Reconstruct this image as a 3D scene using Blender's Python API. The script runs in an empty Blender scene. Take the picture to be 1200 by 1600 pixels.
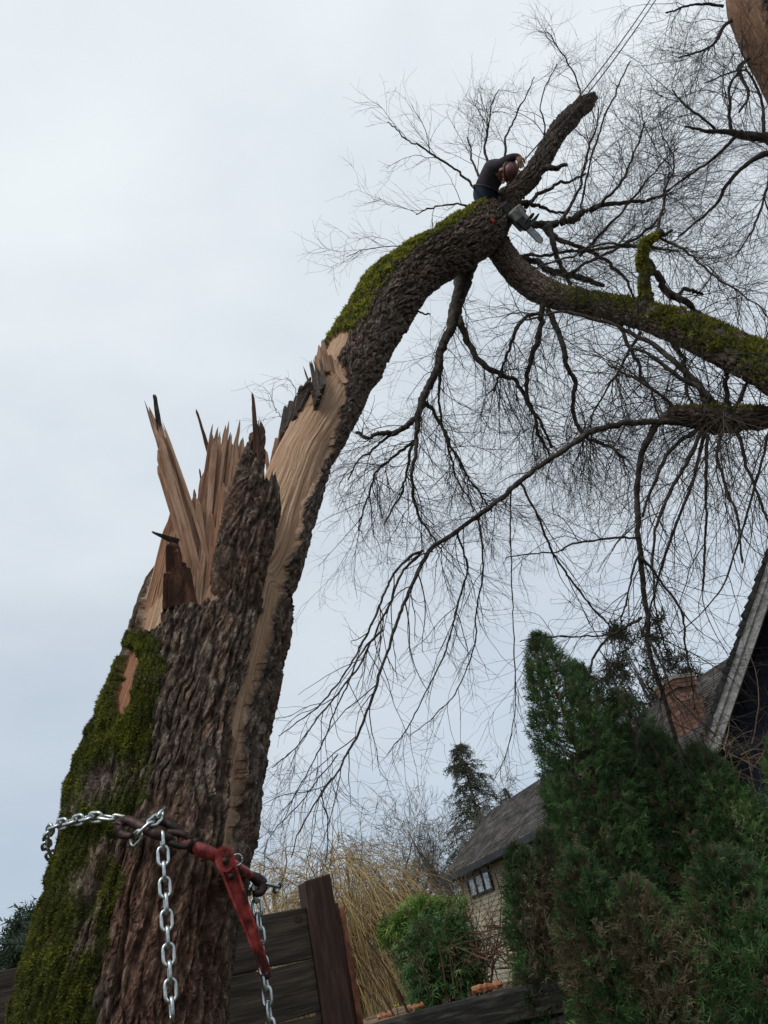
import bpy, math, random
import numpy as np
from mathutils import Matrix, Vector

# ------------------------------------------------------------------ scene, camera, sky, sun
scn = bpy.context.scene
F = 1600 * 26 / 36.0
PITCH, ROLL = math.radians(31.3), math.radians(14.5)
CAM = np.array([0.0, 0.0, 1.5])
fw = np.array([0, math.cos(PITCH), math.sin(PITCH)])
r0 = np.array([1.0, 0, 0]); u0 = np.array([0, -math.sin(PITCH), math.cos(PITCH)])
RT = math.cos(ROLL) * r0 - math.sin(ROLL) * u0
UP = math.sin(ROLL) * r0 + math.cos(ROLL) * u0
cd = bpy.data.cameras.new("camera"); cam = bpy.data.objects.new("camera", cd)
scn.collection.objects.link(cam)
cd.sensor_fit = 'VERTICAL'; cd.sensor_height = 36; cd.lens = 26; cd.clip_start = 0.05; cd.clip_end = 3000
cam.matrix_world = Matrix(((RT[0], UP[0], -fw[0], CAM[0]), (RT[1], UP[1], -fw[1], CAM[1]), (RT[2], UP[2], -fw[2], CAM[2]), (0, 0, 0, 1)))
scn.camera = cam
scn.render.resolution_x, scn.render.resolution_y = 768, 1024
scn.view_settings.view_transform = 'Standard'; scn.view_settings.look = 'None'
scn.view_settings.gamma = 1; scn.view_settings.exposure = 0.22
scn.render.engine = 'CYCLES'
scn.cycles.max_bounces = 5; scn.cycles.diffuse_bounces = 3; scn.cycles.glossy_bounces = 2; scn.cycles.transparent_max_bounces = 4

SUN_AZ, SUN_EL = math.radians(-150), math.radians(48)      # azimuth from +Y, clockwise: behind and to the left of the camera
w = bpy.data.worlds.new("World"); scn.world = w; w.use_nodes = True
nt = w.node_tree; nt.nodes.clear()
out = nt.nodes.new('ShaderNodeOutputWorld'); bg = nt.nodes.new('ShaderNodeBackground'); bg.inputs[1].default_value = 0.1
sky = nt.nodes.new('ShaderNodeTexSky'); sky.sky_type = 'NISHITA'; sky.sun_disc = False
sky.sun_elevation = SUN_EL; sky.sun_rotation = SUN_AZ; sky.air_density = 1.0; sky.dust_density = 2.0
tc = nt.nodes.new('ShaderNodeTexCoord')
sep = nt.nodes.new('ShaderNodeSeparateXYZ'); nt.links.new(tc.outputs['Generated'], sep.inputs[0])
mp = nt.nodes.new('ShaderNodeMapping'); mp.inputs['Scale'].default_value = (1, 1, 2.2); nt.links.new(tc.outputs['Generated'], mp.inputs[0])
no = nt.nodes.new('ShaderNodeTexNoise'); no.inputs['Scale'].default_value = 1.7; no.inputs['Detail'].default_value = 5; no.inputs['Roughness'].default_value = .5
nt.links.new(mp.outputs[0], no.inputs['Vector'])
# cloud cover: nearly closed above, thinner and bluer low down
cv = nt.nodes.new('ShaderNodeMapRange'); cv.inputs[1].default_value = 0.0; cv.inputs[2].default_value = 0.75
cv.inputs[3].default_value = 0.18; cv.inputs[4].default_value = 0.93; nt.links.new(sep.outputs[2], cv.inputs[0])
nm = nt.nodes.new('ShaderNodeMath'); nm.operation = 'MULTIPLY_ADD'; nm.inputs[1].default_value = 0.9; nm.inputs[2].default_value = -0.45
nt.links.new(no.outputs[0], nm.inputs[0])
ad = nt.nodes.new('ShaderNodeMath'); ad.operation = 'ADD'; ad.use_clamp = True
nt.links.new(cv.outputs[0], ad.inputs[0]); nt.links.new(nm.outputs[0], ad.inputs[1])
no2 = nt.nodes.new('ShaderNodeTexNoise'); no2.inputs['Scale'].default_value = 2.3; no2.inputs['Detail'].default_value = 4
nt.links.new(mp.outputs[0], no2.inputs['Vector'])
cr = nt.nodes.new('ShaderNodeMapRange'); cr.inputs[1].default_value = .25; cr.inputs[2].default_value = .75; nt.links.new(no2.outputs[0], cr.inputs[0])
cm = nt.nodes.new('ShaderNodeMix'); cm.data_type = 'RGBA'
cm.inputs['A'].default_value = (6.2, 6.8, 7.3, 1); cm.inputs['B'].default_value = (7.4, 7.9, 8.2, 1); nt.links.new(cr.outputs[0], cm.inputs['Factor'])
hz = nt.nodes.new('ShaderNodeMix'); hz.data_type = 'RGBA'; hz.blend_type = 'MIX'     # thin veil over the blue sky
hz.inputs['Factor'].default_value = 0.55; hz.inputs['B'].default_value = (3.3, 4.2, 5.5, 1); nt.links.new(sky.outputs[0], hz.inputs['A'])
mx = nt.nodes.new('ShaderNodeMix'); mx.data_type = 'RGBA'
nt.links.new(ad.outputs[0], mx.inputs['Factor']); nt.links.new(hz.outputs['Result'], mx.inputs['A']); nt.links.new(cm.outputs['Result'], mx.inputs['B'])
nt.links.new(mx.outputs['Result'], bg.inputs[0]); nt.links.new(bg.outputs[0], out.inputs[0])

sl = bpy.data.lights.new("sun", 'SUN'); sl.energy = 1.4; sl.angle = math.radians(25); sl.color = (1.0, 0.96, 0.9)
so = bpy.data.objects.new("sun", sl); scn.collection.objects.link(so)
sd = Vector((math.sin(SUN_AZ) * math.cos(SUN_EL), math.cos(SUN_AZ) * math.cos(SUN_EL), math.sin(SUN_EL)))
so.rotation_euler = sd.to_track_quat('Z', 'Y').to_euler()

# ------------------------------------------------------------------ projection helpers
def ray(px, py):
    return fw + (px - 600) / F * RT + (800 - py) / F * UP
def A(px, py, Z):                      # point at optical depth Z
    return CAM + Z * ray(px, py)
def at(px, py, Y):                     # point on the vertical plane y = Y
    d = ray(px, py); return CAM + d * (Y / d[1])
def atz(px, py, z):                    # point on the level plane z
    d = ray(px, py); return CAM + d * ((z - CAM[2]) / d[2])
def proj(P):
    q = np.asarray(P, float) - CAM; Z = q @ fw
    Zs = np.where(np.abs(Z) < 1e-6, 1e-6, Z)
    return 600 + F * (q @ RT) / Zs, 800 - F * (q @ UP) / Zs, Z
def nrm(v):
    v = np.asarray(v, float); return v / np.maximum(np.linalg.norm(v, axis=-1, keepdims=True), 1e-9)

# ------------------------------------------------------------------ noise
def h3(ix, iy, iz, seed=0):
    with np.errstate(over='ignore'):
        h = (ix.astype(np.int64) * 374761393 + iy.astype(np.int64) * 668265263 + iz.astype(np.int64) * 2147483647 + seed * 1274126177) & 0xffffffff
        h = ((h ^ (h >> 13)) * 1274126177) & 0xffffffff
        h = ((h ^ (h >> 16)) * 2246822519) & 0xffffffff
        h = h ^ (h >> 13)
    return (h & 0xffffff) / float(0x1000000)
def vn(x, y, z=None, seed=0):
    if z is None: z = np.zeros_like(x)
    ix, iy, iz = np.floor(x), np.floor(y), np.floor(z)
    fx, fy, fz = x - ix, y - iy, z - iz
    fx, fy, fz = fx * fx * (3 - 2 * fx), fy * fy * (3 - 2 * fy), fz * fz * (3 - 2 * fz)
    r = 0
    for a in (0, 1):
        for b in (0, 1):
            for c in (0, 1):
                r = r + h3(ix + a, iy + b, iz + c, seed) * np.where(a, fx, 1 - fx) * np.where(b, fy, 1 - fy) * np.where(c, fz, 1 - fz)
    return r
def fbm(x, y, z=None, oct=4, seed=0):
    r = 0; a = .5
    for o in range(oct):
        r = r + a * vn(x, y, z, seed + o); x = x * 2.03 + 7.1; y = y * 2.03 + 3.7
        if z is not None: z = z * 2.03 + 1.3
        a *= .5
    return r
def worley(u, v, seed=0):
    iu, iv = np.floor(u), np.floor(v)
    f1 = np.full_like(u, 9.); f2 = np.full_like(u, 9.); cid = np.zeros_like(u); z0 = np.zeros_like(u)
    for a in (-1, 0, 1):
        for b in (-1, 0, 1):
            cu, cv_ = iu + a, iv + b
            x = cu + h3(cu, cv_, z0, seed); y = cv_ + h3(cu, cv_, z0, seed + 5)
            d = np.hypot(x - u, y - v); k = h3(cu, cv_, z0, seed + 9)
            n1 = d < f1
            f2 = np.where(n1, f1, np.minimum(f2, d)); cid = np.where(n1, k, cid); f1 = np.where(n1, d, f1)
    return f1, f2, cid
def sstep(a, b, x):
    t = np.clip((x - a) / (b - a), 0, 1); return t * t * (3 - 2 * t)
def inpoly(x, y, poly):
    poly = np.array(poly, float); r = np.zeros(x.shape, bool); n = len(poly)
    for i in range(n):
        x1, y1 = poly[i]; x2, y2 = poly[(i + 1) % n]
        c = ((y1 > y) != (y2 > y)) & (x < (x2 - x1) * (y - y1) / (y2 - y1 + 1e-12) + x1)
        r ^= c
    return r

# ------------------------------------------------------------------ object helpers
col = scn.collection
def tag(o, label=None, cat=None, group=None, kind=None):
    if label: o['label'] = label
    if cat: o['category'] = cat
    if group: o['group'] = group
    if kind: o['kind'] = kind
    return o
def empty(name, loc, label=None, cat=None, group=None):
    o = bpy.data.objects.new(name, None); col.objects.link(o); o.location = loc; o.empty_display_size = .1
    return tag(o, label, cat, group)
def mesh(name, V, faces, attrs=None, smooth=False, uv=None):
    me = bpy.data.meshes.new(name)
    V = np.asarray(V, np.float32)
    fl = [np.asarray(f, np.int32) for f in faces if len(f)]
    me.vertices.add(len(V)); me.vertices.foreach_set('co', V.ravel())
    lt = np.concatenate([np.full(len(f), f.shape[1], np.int32) for f in fl])
    vi = np.concatenate([f.ravel() for f in fl])
    me.loops.add(len(vi)); me.loops.foreach_set('vertex_index', vi)
    me.polygons.add(len(lt)); ls = np.concatenate([[0], np.cumsum(lt)[:-1]]).astype(np.int32)
    me.polygons.foreach_set('loop_start', ls)
    me.polygons.foreach_set('use_smooth', np.full(len(lt), smooth))
    if uv is not None:
        l = me.uv_layers.new(name='uv'); l.data.foreach_set('uv', np.asarray(uv, np.float32)[vi].ravel())
    for k, a in (attrs or {}).items():
        at_ = me.attributes.new(k, 'FLOAT', 'POINT'); at_.data.foreach_set('value', np.asarray(a, np.float32).ravel())
    me.update(calc_edges=True); me.validate()
    return me
def obj(name, me, mat, parent=None, loc=None):
    o = bpy.data.objects.new(name, me); col.objects.link(o)
    if mat is not None and not me.materials:
        for m_ in (mat if isinstance(mat, (list, tuple)) else [mat]): me.materials.append(m_)
    if parent is not None:
        o.parent = parent
        if parent.parent is None: o.matrix_parent_inverse = Matrix.Translation(parent.location).inverted()
    return o
BOXF = [(0, 3, 2, 1), (4, 5, 6, 7), (0, 1, 5, 4), (1, 2, 6, 5), (2, 3, 7, 6), (3, 0, 4, 7)]
def boxv(c, ax, ay, az):               # centre and three half-axis vectors
    c, ax, ay, az = [np.asarray(k, float) for k in (c, ax, ay, az)]
    return np.array([c - ax - ay - az, c + ax - ay - az, c + ax + ay - az, c - ax + ay - az,
                     c - ax - ay + az, c + ax - ay + az, c + ax + ay + az, c - ax + ay + az])
class MB:
    def __init__(s): s.V = []; s.Q = []; s.T = []; s.n = 0; s.tint = []
    def add(s, V, Q=(), T=(), tint=0.5):
        V = np.asarray(V, float)
        if len(Q): s.Q.append(np.asarray(Q) + s.n)
        if len(T): s.T.append(np.asarray(T) + s.n)
        s.V.append(V); s.n += len(V); s.tint.append(np.full(len(V), tint) if np.isscalar(tint) else np.asarray(tint)); return s
    def box(s, c, ax, ay, az, tint=.5): return s.add(boxv(c, ax, ay, az), BOXF, (), tint)
    def hexa(s, V, tint=.5): return s.add(V, BOXF, (), tint)
    def build(s, name, mat, parent=None, smooth=False, bevel=0):
        f = []
        if s.Q: f.append(np.concatenate(s.Q))
        if s.T: f.append(np.concatenate(s.T))
        o = obj(name, mesh(name, np.concatenate(s.V), f, {'tint': np.concatenate(s.tint)}, smooth), mat, parent)
        if bevel:
            b = o.modifiers.new('bevel', 'BEVEL'); b.width = bevel; b.segments = 2; b.limit_method = 'ANGLE'
        return o
def tubes(P, R, sides=3, caps=False):  # P (N,K,3), R (N,K)
    P = np.asarray(P, float); R = np.asarray(R, float)
    if P.ndim == 2: P = P[None]; R = R[None]
    N, K, _ = P.shape
    T = np.gradient(P, axis=1); T = nrm(T)
    ref = np.where(np.abs(T[:, :1, 2:3]) < .8, np.array([0, 0, 1.]), np.array([1., 0, 0]))
    e1 = nrm(np.cross(T, np.broadcast_to(ref, T.shape))); e2 = np.cross(T, e1)
    a = np.arange(sides) / sides * 2 * np.pi
    V = P[:, :, None] + R[:, :, None, None] * (np.cos(a)[:, None] * e1[:, :, None] + np.sin(a)[:, None] * e2[:, :, None])
    idx = np.arange(N * K * sides).reshape(N, K, sides)
    q = np.stack([idx[:, :-1], np.roll(idx, -1, 2)[:, :-1], np.roll(idx, -1, 2)[:, 1:], idx[:, 1:]], -1).reshape(-1, 4)
    V = V.reshape(-1, 3); Tt = []
    if caps:
        c0 = len(V); V = np.concatenate([V, P[:, 0], P[:, -1]])
        for n_ in range(N):
            for i in range(sides):
                j = (i + 1) % sides
                Tt.append((c0 + n_, idx[n_, 0, j], idx[n_, 0, i])); Tt.append((c0 + N + n_, idx[n_, -1, i], idx[n_, -1, j]))
    return V, q, np.array(Tt, int).reshape(-1, 3)
def spline(pts, n):
    pts = np.asarray(pts, float)
    L = np.concatenate([[0], np.cumsum(np.maximum(np.linalg.norm(np.diff(pts[:, :3], axis=0), axis=1), 1e-5))])
    t = np.linspace(0, L[-1], n) if np.isscalar(n) else np.asarray(n) * L[-1]
    m = np.zeros_like(pts)
    m[1:-1] = (pts[2:] - pts[:-2]) / (L[2:] - L[:-2])[:, None]
    m[0] = (pts[1] - pts[0]) / (L[1] - L[0]); m[-1] = (pts[-1] - pts[-2]) / (L[-1] - L[-2])
    i = np.clip(np.searchsorted(L, t, 'right') - 1, 0, len(L) - 2)
    h = (L[i + 1] - L[i]); s = ((t - L[i]) / h)[:, None]; h = h[:, None]
    return (2 * s**3 - 3 * s**2 + 1) * pts[i] + (s**3 - 2 * s**2 + s) * h * m[i] + (-2 * s**3 + 3 * s**2) * pts[i + 1] + (s**3 - s**2) * h * m[i + 1]

# ------------------------------------------------------------------ materials
class NT:
    def __init__(s, name):
        s.m = bpy.data.materials.new(name); s.m.use_nodes = True; s.t = s.m.node_tree
        s.b = s.t.nodes['Principled BSDF']; s.uvn = None
    def n(s, typ, **kw):
        x = s.t.nodes.new(typ)
        for k, v in kw.items(): setattr(x, k, v)
        return x
    def l(s, a, b): s.t.links.new(a, b)
    def coord(s, kind='Object'): return s.n('ShaderNodeTexCoord').outputs[kind]
    def map(s, vec, scale):
        m = s.n('ShaderNodeMapping'); m.inputs['Scale'].default_value = scale; s.l(vec, m.inputs[0]); return m.outputs[0]
    def noise(s, vec, scale, detail=4, rough=.55):
        x = s.n('ShaderNodeTexNoise'); x.inputs['Scale'].default_value = scale; x.inputs['Detail'].default_value = detail
        x.inputs['Roughness'].default_value = rough; s.l(vec, x.inputs['Vector']); return x.outputs[0]
    def nramp(s, fac, stops): return s.ramp(fac, [(.5 + (p - .5) * .55, c) for p, c in stops])
    def ramp(s, fac, stops):
        r = s.n('ShaderNodeValToRGB'); e = r.color_ramp.elements
        while len(e) < len(stops): e.new(.5)
        for k, (p, c) in enumerate(stops):
            e[k].position = p; e[k].color = (*c, 1)
        s.l(fac, r.inputs[0]); return r.outputs[0]
    def attr(s, name):
        return s.n('ShaderNodeAttribute', attribute_name=name).outputs['Fac']
    def mix(s, f, a, b, blend='MIX'):
        x = s.n('ShaderNodeMix', data_type='RGBA', blend_type=blend)
        for k, v in (('Factor', f), ('A', a), ('B', b)):
            if isinstance(v, (int, float)): x.inputs[k].default_value = v
            elif isinstance(v, tuple): x.inputs[k].default_value = (*v, 1)
            else: s.l(v, x.inputs[k])
        return x.outputs['Result']
    def bump(s, h, strength, dist):
        x = s.n('ShaderNodeBump'); x.inputs['Strength'].default_value = strength; x.inputs['Distance'].default_value = dist
        s.l(h, x.inputs['Height']); s.l(x.outputs[0], s.b.inputs['Normal']); return s
    def fin(s, c, rough=.85, metal=0, spec=.3):
        if isinstance(c, tuple): s.b.inputs['Base Color'].default_value = (*c, 1)
        else: s.l(c, s.b.inputs['Base Color'])
        if isinstance(rough, (int, float)): s.b.inputs['Roughness'].default_value = rough
        else: s.l(rough, s.b.inputs['Roughness'])
        s.b.inputs['Metallic'].default_value = metal; s.b.inputs['Specular IOR Level'].default_value = spec; return s.m
def m_trunk():
    t = NT('willow_bark'); ob = t.coord('Object'); uv = t.n('ShaderNodeUVMap').outputs[0]
    n1 = t.noise(ob, 7, 5); n2 = t.noise(t.map(uv, (60, 17, 1)), 1, 6, .7); n3 = t.noise(t.map(uv, (150, 60, 1)), 1, 4, .7)
    bark = t.nramp(n2, [(.30, (.036, .026, .020)), (.48, (.078, .056, .042)), (.58, (.128, .096, .074)), (.72, (.235, .19, .155))])
    red = t.nramp(n2, [(.30, (.05, .026, .018)), (.5, (.12, .062, .040)), (.7, (.23, .14, .10))])
    bark = t.mix(t.attr('red'), bark, red)
    bark = t.mix(t.nramp(n1, [(.52, (0, 0, 0)), (.75, (.55, .55, .55))]), bark, red)
    bark = t.mix(1.0, bark, t.nramp(n3, [(.3, (.6, .6, .6)), (.7, (1.4, 1.4, 1.4))]), 'MULTIPLY')
    fib = t.noise(t.map(uv, (120, 2.6, 1)), 1, 6, .72); fib2 = t.noise(t.map(uv, (18, .8, 1)), 1, 3)
    wood = t.nramp(fib, [(.15, (.13, .07, .04)), (.32, (.30, .175, .105)), (.5, (.44, .285, .18)), (.8, (.60, .425, .29))])
    wood = t.mix(t.nramp(fib2, [(.5, (0, 0, 0)), (.72, (.7, .7, .7))]), wood, (.33, .17, .10))
    c = t.mix(t.attr('wood'), bark, wood)
    c = t.mix(t.attr('brown'), c, t.nramp(fib, [(.2, (.14, .06, .034)), (.5, (.29, .135, .075)), (.8, (.40, .22, .13))]))
    moss = t.nramp(n2, [(.3, (.03, .042, .01)), (.7, (.075, .095, .018))])
    c = t.mix(t.attr('moss'), c, moss)
    t.bump(n2, .9, .02)
    return t.fin(c, .88, 0, .25)
def m_simple(name, stops, scale, rough=.85, metal=0, spec=.3, stretch=(1, 1, 1), bump=0, tintamt=0, kind='Object', bscale=None):
    t = NT(name); v = t.map(t.coord(kind), stretch)
    n = t.noise(v, scale, 5)
    c = t.nramp(n, stops)
    if tintamt:
        tt = t.ramp(t.attr('tint'), [(0, (1 - tintamt,) * 3), (1, (1 + tintamt,) * 3)])
        c = t.mix(1.0, c, tt, 'MULTIPLY')
    if bump: t.bump(t.noise(v, bscale or scale * 3, 4, .6), .8, bump)
    return t.fin(c, rough, metal, spec)
def m_leaf(name, dark, mid, light, dead=(.10, .055, .03), trans=.25):
    t = NT(name)
    c = t.ramp(t.attr('tint'), [(0, dark), (.5, mid), (1, light)])
    c = t.mix(t.attr('dead'), c, dead)
    m = t.fin(c, .65, 0, .25)
    tr = t.n('ShaderNodeBsdfTranslucent'); t.l(c, tr.inputs[0])
    ms = t.n('ShaderNodeMixShader'); ms.inputs[0].default_value = trans
    o = t.t.nodes['Material Output']; t.l(t.b.outputs[0], ms.inputs[1]); t.l(tr.outputs[0], ms.inputs[2]); t.l(ms.outputs[0], o.inputs[0])
    return m
M = {}
M['trunk'] = m_trunk()
def m_wood():
    t = NT('torn_wood'); uv = t.n('ShaderNodeUVMap').outputs[0]
    fib = t.noise(t.map(uv, (210, 3.5, 1)), 1, 5, .72)
    c = t.nramp(fib, [(.12, (.12, .062, .04)), (.3, (.30, .175, .115)), (.5, (.46, .295, .205)), (.8, (.62, .44, .32))])
    tt = t.ramp(t.attr('tint'), [(0, (.62, .52, .46)), (.5, (.95, .93, .92)), (1, (1.12, 1.06, .98))])
    c = t.mix(1.0, c, tt, 'MULTIPLY')
    t.bump(fib, .9, .006)
    return t.fin(c, .85, 0, .2)
M['wood'] = m_wood()
M['darkwood'] = m_simple('inner_bark', [(.3, (.05, .022, .014)), (.6, (.10, .042, .026)), (.8, (.16, .08, .05))], 14, .8, stretch=(3, 3, .6), bump=.004, tintamt=.3)
M['barkshred'] = m_simple('shredded_bark', [(.3, (.03, .022, .017)), (.6, (.06, .044, .034)), (.8, (.10, .075, .06))], 30, .9, bump=.004, tintamt=.3)
M['branch'] = m_simple('branch_bark', [(.3, (.032, .026, .021)), (.55, (.06, .05, .041)), (.8, (.10, .088, .072))], 22, .9, bump=.006)
M['twig'] = m_simple('twig_bark', [(.3, (.032, .025, .02)), (.6, (.06, .047, .038)), (.8, (.09, .075, .06))], 3, .85)
M['greytwig'] = m_simple('grey_twig', [(.3, (.07, .062, .05)), (.6, (.12, .105, .085)), (.8, (.16, .14, .12))], 1.5, .9)
M['goldtwig'] = m_simple('golden_twig', [(.3, (.24, .165, .07)), (.55, (.40, .285, .125)), (.8, (.50, .38, .19))], .9, .8)
M['tantwig'] = m_simple('tan_twig', [(.3, (.16, .115, .07)), (.6, (.26, .19, .12)), (.8, (.34, .26, .18))], 1.5, .85)
M['browntwig'] = m_simple('brown_twig', [(.3, (.05, .028, .018)), (.6, (.11, .062, .04)), (.8, (.20, .13, .09))], 5, .85)
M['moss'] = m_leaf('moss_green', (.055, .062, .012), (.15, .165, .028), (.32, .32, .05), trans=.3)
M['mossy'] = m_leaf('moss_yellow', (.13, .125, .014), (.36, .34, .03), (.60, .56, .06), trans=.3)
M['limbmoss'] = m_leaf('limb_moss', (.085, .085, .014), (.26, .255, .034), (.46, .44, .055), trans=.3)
M['cedar'] = m_leaf('cedar_green', (.028, .06, .024), (.066, .14, .044), (.17, .275, .09), dead=(.16, .11, .072))
M['bush'] = m_leaf('bush_green', (.045, .085, .018), (.11, .195, .04), (.22, .33, .08))
M['fir'] = m_leaf('fir_green', (.018, .032, .02), (.035, .056, .034), (.06, .085, .05), dead=(.08, .06, .03))
M['broad'] = m_leaf('leaf_olive', (.02, .028, .016), (.035, .045, .026), (.06, .065, .04))
M['steel'] = m_simple('galvanised_steel', [(.3, (.42, .45, .45)), (.7, (.62, .65, .65))], 60, .32, metal=1, spec=.5)
M['blacksteel'] = m_simple('worn_dark_steel', [(.3, (.025, .018, .017)), (.6, (.05, .03, .026)), (.8, (.09, .045, .035))], 40, .5, metal=.4, bump=.002)
M['red'] = m_simple('scuffed_red_paint', [(.30, (.05, .014, .012)), (.45, (.24, .028, .026)), (.6, (.36, .05, .045)), (.8, (.42, .10, .09))], 24, .45, spec=.5, bump=.001)
M['fence'] = m_simple('weathered_dark_board', [(.25, (.018, .014, .010)), (.5, (.034, .027, .021)), (.8, (.066, .053, .04))], 3, .85, stretch=(1.2, 1.2, 16), bump=.004)
M['post'] = m_simple('dark_brown_post', [(.3, (.028, .014, .011)), (.6, (.048, .024, .018)), (.85, (.07, .04, .03))], 6, .8, stretch=(8, 8, 1), bump=.003)
M['rust'] = m_simple('rusty_steel', [(.3, (.06, .028, .02)), (.5, (.17, .065, .035)), (.75, (.26, .11, .06))], 14, .85, bump=.003)
M['timber'] = m_simple('old_black_timber', [(.3, (.010, .010, .009)), (.6, (.022, .020, .017)), (.85, (.055, .05, .04))], 6, .95, stretch=(1, 1, 7), bump=.012, bscale=9)
M['ground'] = m_simple('earth', [(.3, (.03, .028, .015)), (.5, (.05, .055, .022)), (.7, (.09, .07, .045))], 1.7, .95, bump=.02)
M['soil'] = m_simple('leaf_litter', [(.3, (.06, .04, .025)), (.5, (.15, .09, .05)), (.7, (.24, .15, .09))], 6, .95, bump=.02)
M['chip'] = m_simple('fresh_split_log', [(.3, (.26, .10, .045)), (.6, (.40, .18, .085)), (.8, (.5, .28, .16))], 12, .85, bump=.004)
M['siding'] = m_simple('beige_siding', [(.3, (.42, .37, .265)), (.7, (.50, .445, .33))], 2, .7, tintamt=.06)
M['roofA'] = m_simple('grey_shingle', [(.3, (.04, .037, .034)), (.55, (.072, .066, .061)), (.8, (.12, .112, .103))], 3.5, .95, tintamt=.25)
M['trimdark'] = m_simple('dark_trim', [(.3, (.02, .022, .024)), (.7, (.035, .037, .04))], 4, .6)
M['brick'] = m_simple('red_brick', [(.3, (.12, .062, .045)), (.6, (.19, .10, .072)), (.8, (.26, .16, .12))], 4, .9, tintamt=.3)
M['mortar'] = m_simple('mortar', [(.3, (.22, .19, .16)), (.7, (.3, .27, .23))], 20, .95)
M['white'] = m_simple('weathered_white_paint', [(.3, (.30, .295, .28)), (.6, (.46, .455, .44)), (.8, (.56, .555, .54))], 7, .6, stretch=(1, 1, 3))
M['blackshingle'] = m_simple('black_shingle', [(.3, (.018, .018, .019)), (.7, (.05, .05, .05))], 18, .95, bump=.004, tintamt=.3)
M['navy'] = m_simple('navy_siding', [(.3, (.020, .026, .046)), (.7, (.032, .042, .07))], 3, .7)
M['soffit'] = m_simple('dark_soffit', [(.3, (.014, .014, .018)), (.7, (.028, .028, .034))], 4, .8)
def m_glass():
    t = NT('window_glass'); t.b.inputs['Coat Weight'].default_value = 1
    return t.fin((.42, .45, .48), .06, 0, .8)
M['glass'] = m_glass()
def m_curtain(): return NT('net_curtain').fin((.55, .56, .58), .9)
M['curtain'] = m_curtain()
M['rope'] = m_simple('dark_rope', [(.3, (.05, .045, .04)), (.7, (.10, .09, .08))], 50, .9)
M['jacket'] = m_simple('dark_jacket', [(.3, (.022, .018, .024)), (.7, (.045, .036, .046))], 9, .85, bump=.01, bscale=16)
M['jeans'] = m_simple('blue_jeans', [(.3, (.018, .03, .055)), (.7, (.04, .06, .10))], 9, .9, bump=.008, bscale=18)
M['skin'] = m_simple('skin', [(.3, (.34, .17, .12)), (.7, (.42, .23, .17))], 9, .6)
M['hair'] = m_simple('dark_hair', [(.3, (.015, .01, .008)), (.7, (.03, .02, .015))], 30, .7)
M['helmet'] = m_simple('dull_red_helmet', [(.3, (.08, .022, .02)), (.7, (.15, .045, .04))], 8, .45, spec=.5)
M['boot'] = m_simple('boot_leather', [(.3, (.03, .02, .015)), (.7, (.06, .04, .03))], 12, .7)
M['sawgrey'] = m_simple('saw_housing', [(.3, (.10, .10, .09)), (.7, (.26, .25, .22))], 16, .6)
M['sawblack'] = m_simple('saw_plastic', [(.3, (.015, .015, .015)), (.7, (.035, .035, .035))], 16, .6)
M['bar'] = m_simple('saw_bar_steel', [(.3, (.34, .35, .36)), (.7, (.5, .51, .52))], 16, .45, metal=.6)
M['orange'] = m_simple('bright_red_plastic', [(.3, (.6, .05, .03)), (.7, (.75, .09, .05))], 16, .5)
M['yellow'] = m_simple('yellow_petal', [(.3, (.65, .5, .03)), (.7, (.8, .65, .06))], 16, .6)
M['bluegrey'] = m_simple('dark_roofing', [(.3, (.012, .014, .017)), (.7, (.03, .033, .038))], 5, .8)
M['alu'] = m_simple('pale_flashing', [(.3, (.3, .32, .33)), (.7, (.45, .46, .47))], 9, .5, metal=.5)

# ------------------------------------------------------------------ generalised cylinder with bark relief
def resample(ctrl, step):
    d = spline(ctrl, 900); L = np.concatenate([[0], np.cumsum(np.linalg.norm(np.diff(d[:, :3], axis=0), axis=1))])
    _, _, Z = proj(d[:, :3]); _, py, _ = proj(d[:, :3])
    h = step * np.maximum(Z, .8) * np.where(py > 1630, 8., 1.)
    cum = np.concatenate([[0], np.cumsum(np.diff(L) / h[:-1])])
    n = int(cum[-1]) + 2
    l = np.interp(np.linspace(0, cum[-1], n), cum, L)
    return np.stack([np.interp(l, L, d[:, k]) for k in range(d.shape[1])], 1), l
def gencyl(ctrl, step, m, dens=.55, smoothT=25):
    D, l = resample(ctrl, step); C, R = D[:, :3], D[:, 3]
    T = np.gradient(C, axis=0) / np.gradient(l)[:, None]
    k = np.ones(smoothT) / smoothT
    T = np.stack([np.convolve(np.pad(T[:, i], smoothT // 2, 'edge'), k, 'valid')[:len(C)] for i in range(3)], 1); T = nrm(T)
    e1 = CAM - C; e1 = nrm(e1 - (e1 * T).sum(1, keepdims=True) * T)
    e2 = np.cross(T, e1)
    t = np.linspace(-1, 1, m + 1)[:-1]; th = np.pi * (dens * t + (1 - dens) * t**3)
    N = np.cos(th)[None, :, None] * e1[:, None] + np.sin(th)[None, :, None] * e2[:, None]
    return C, R, l, th, N, T
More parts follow.
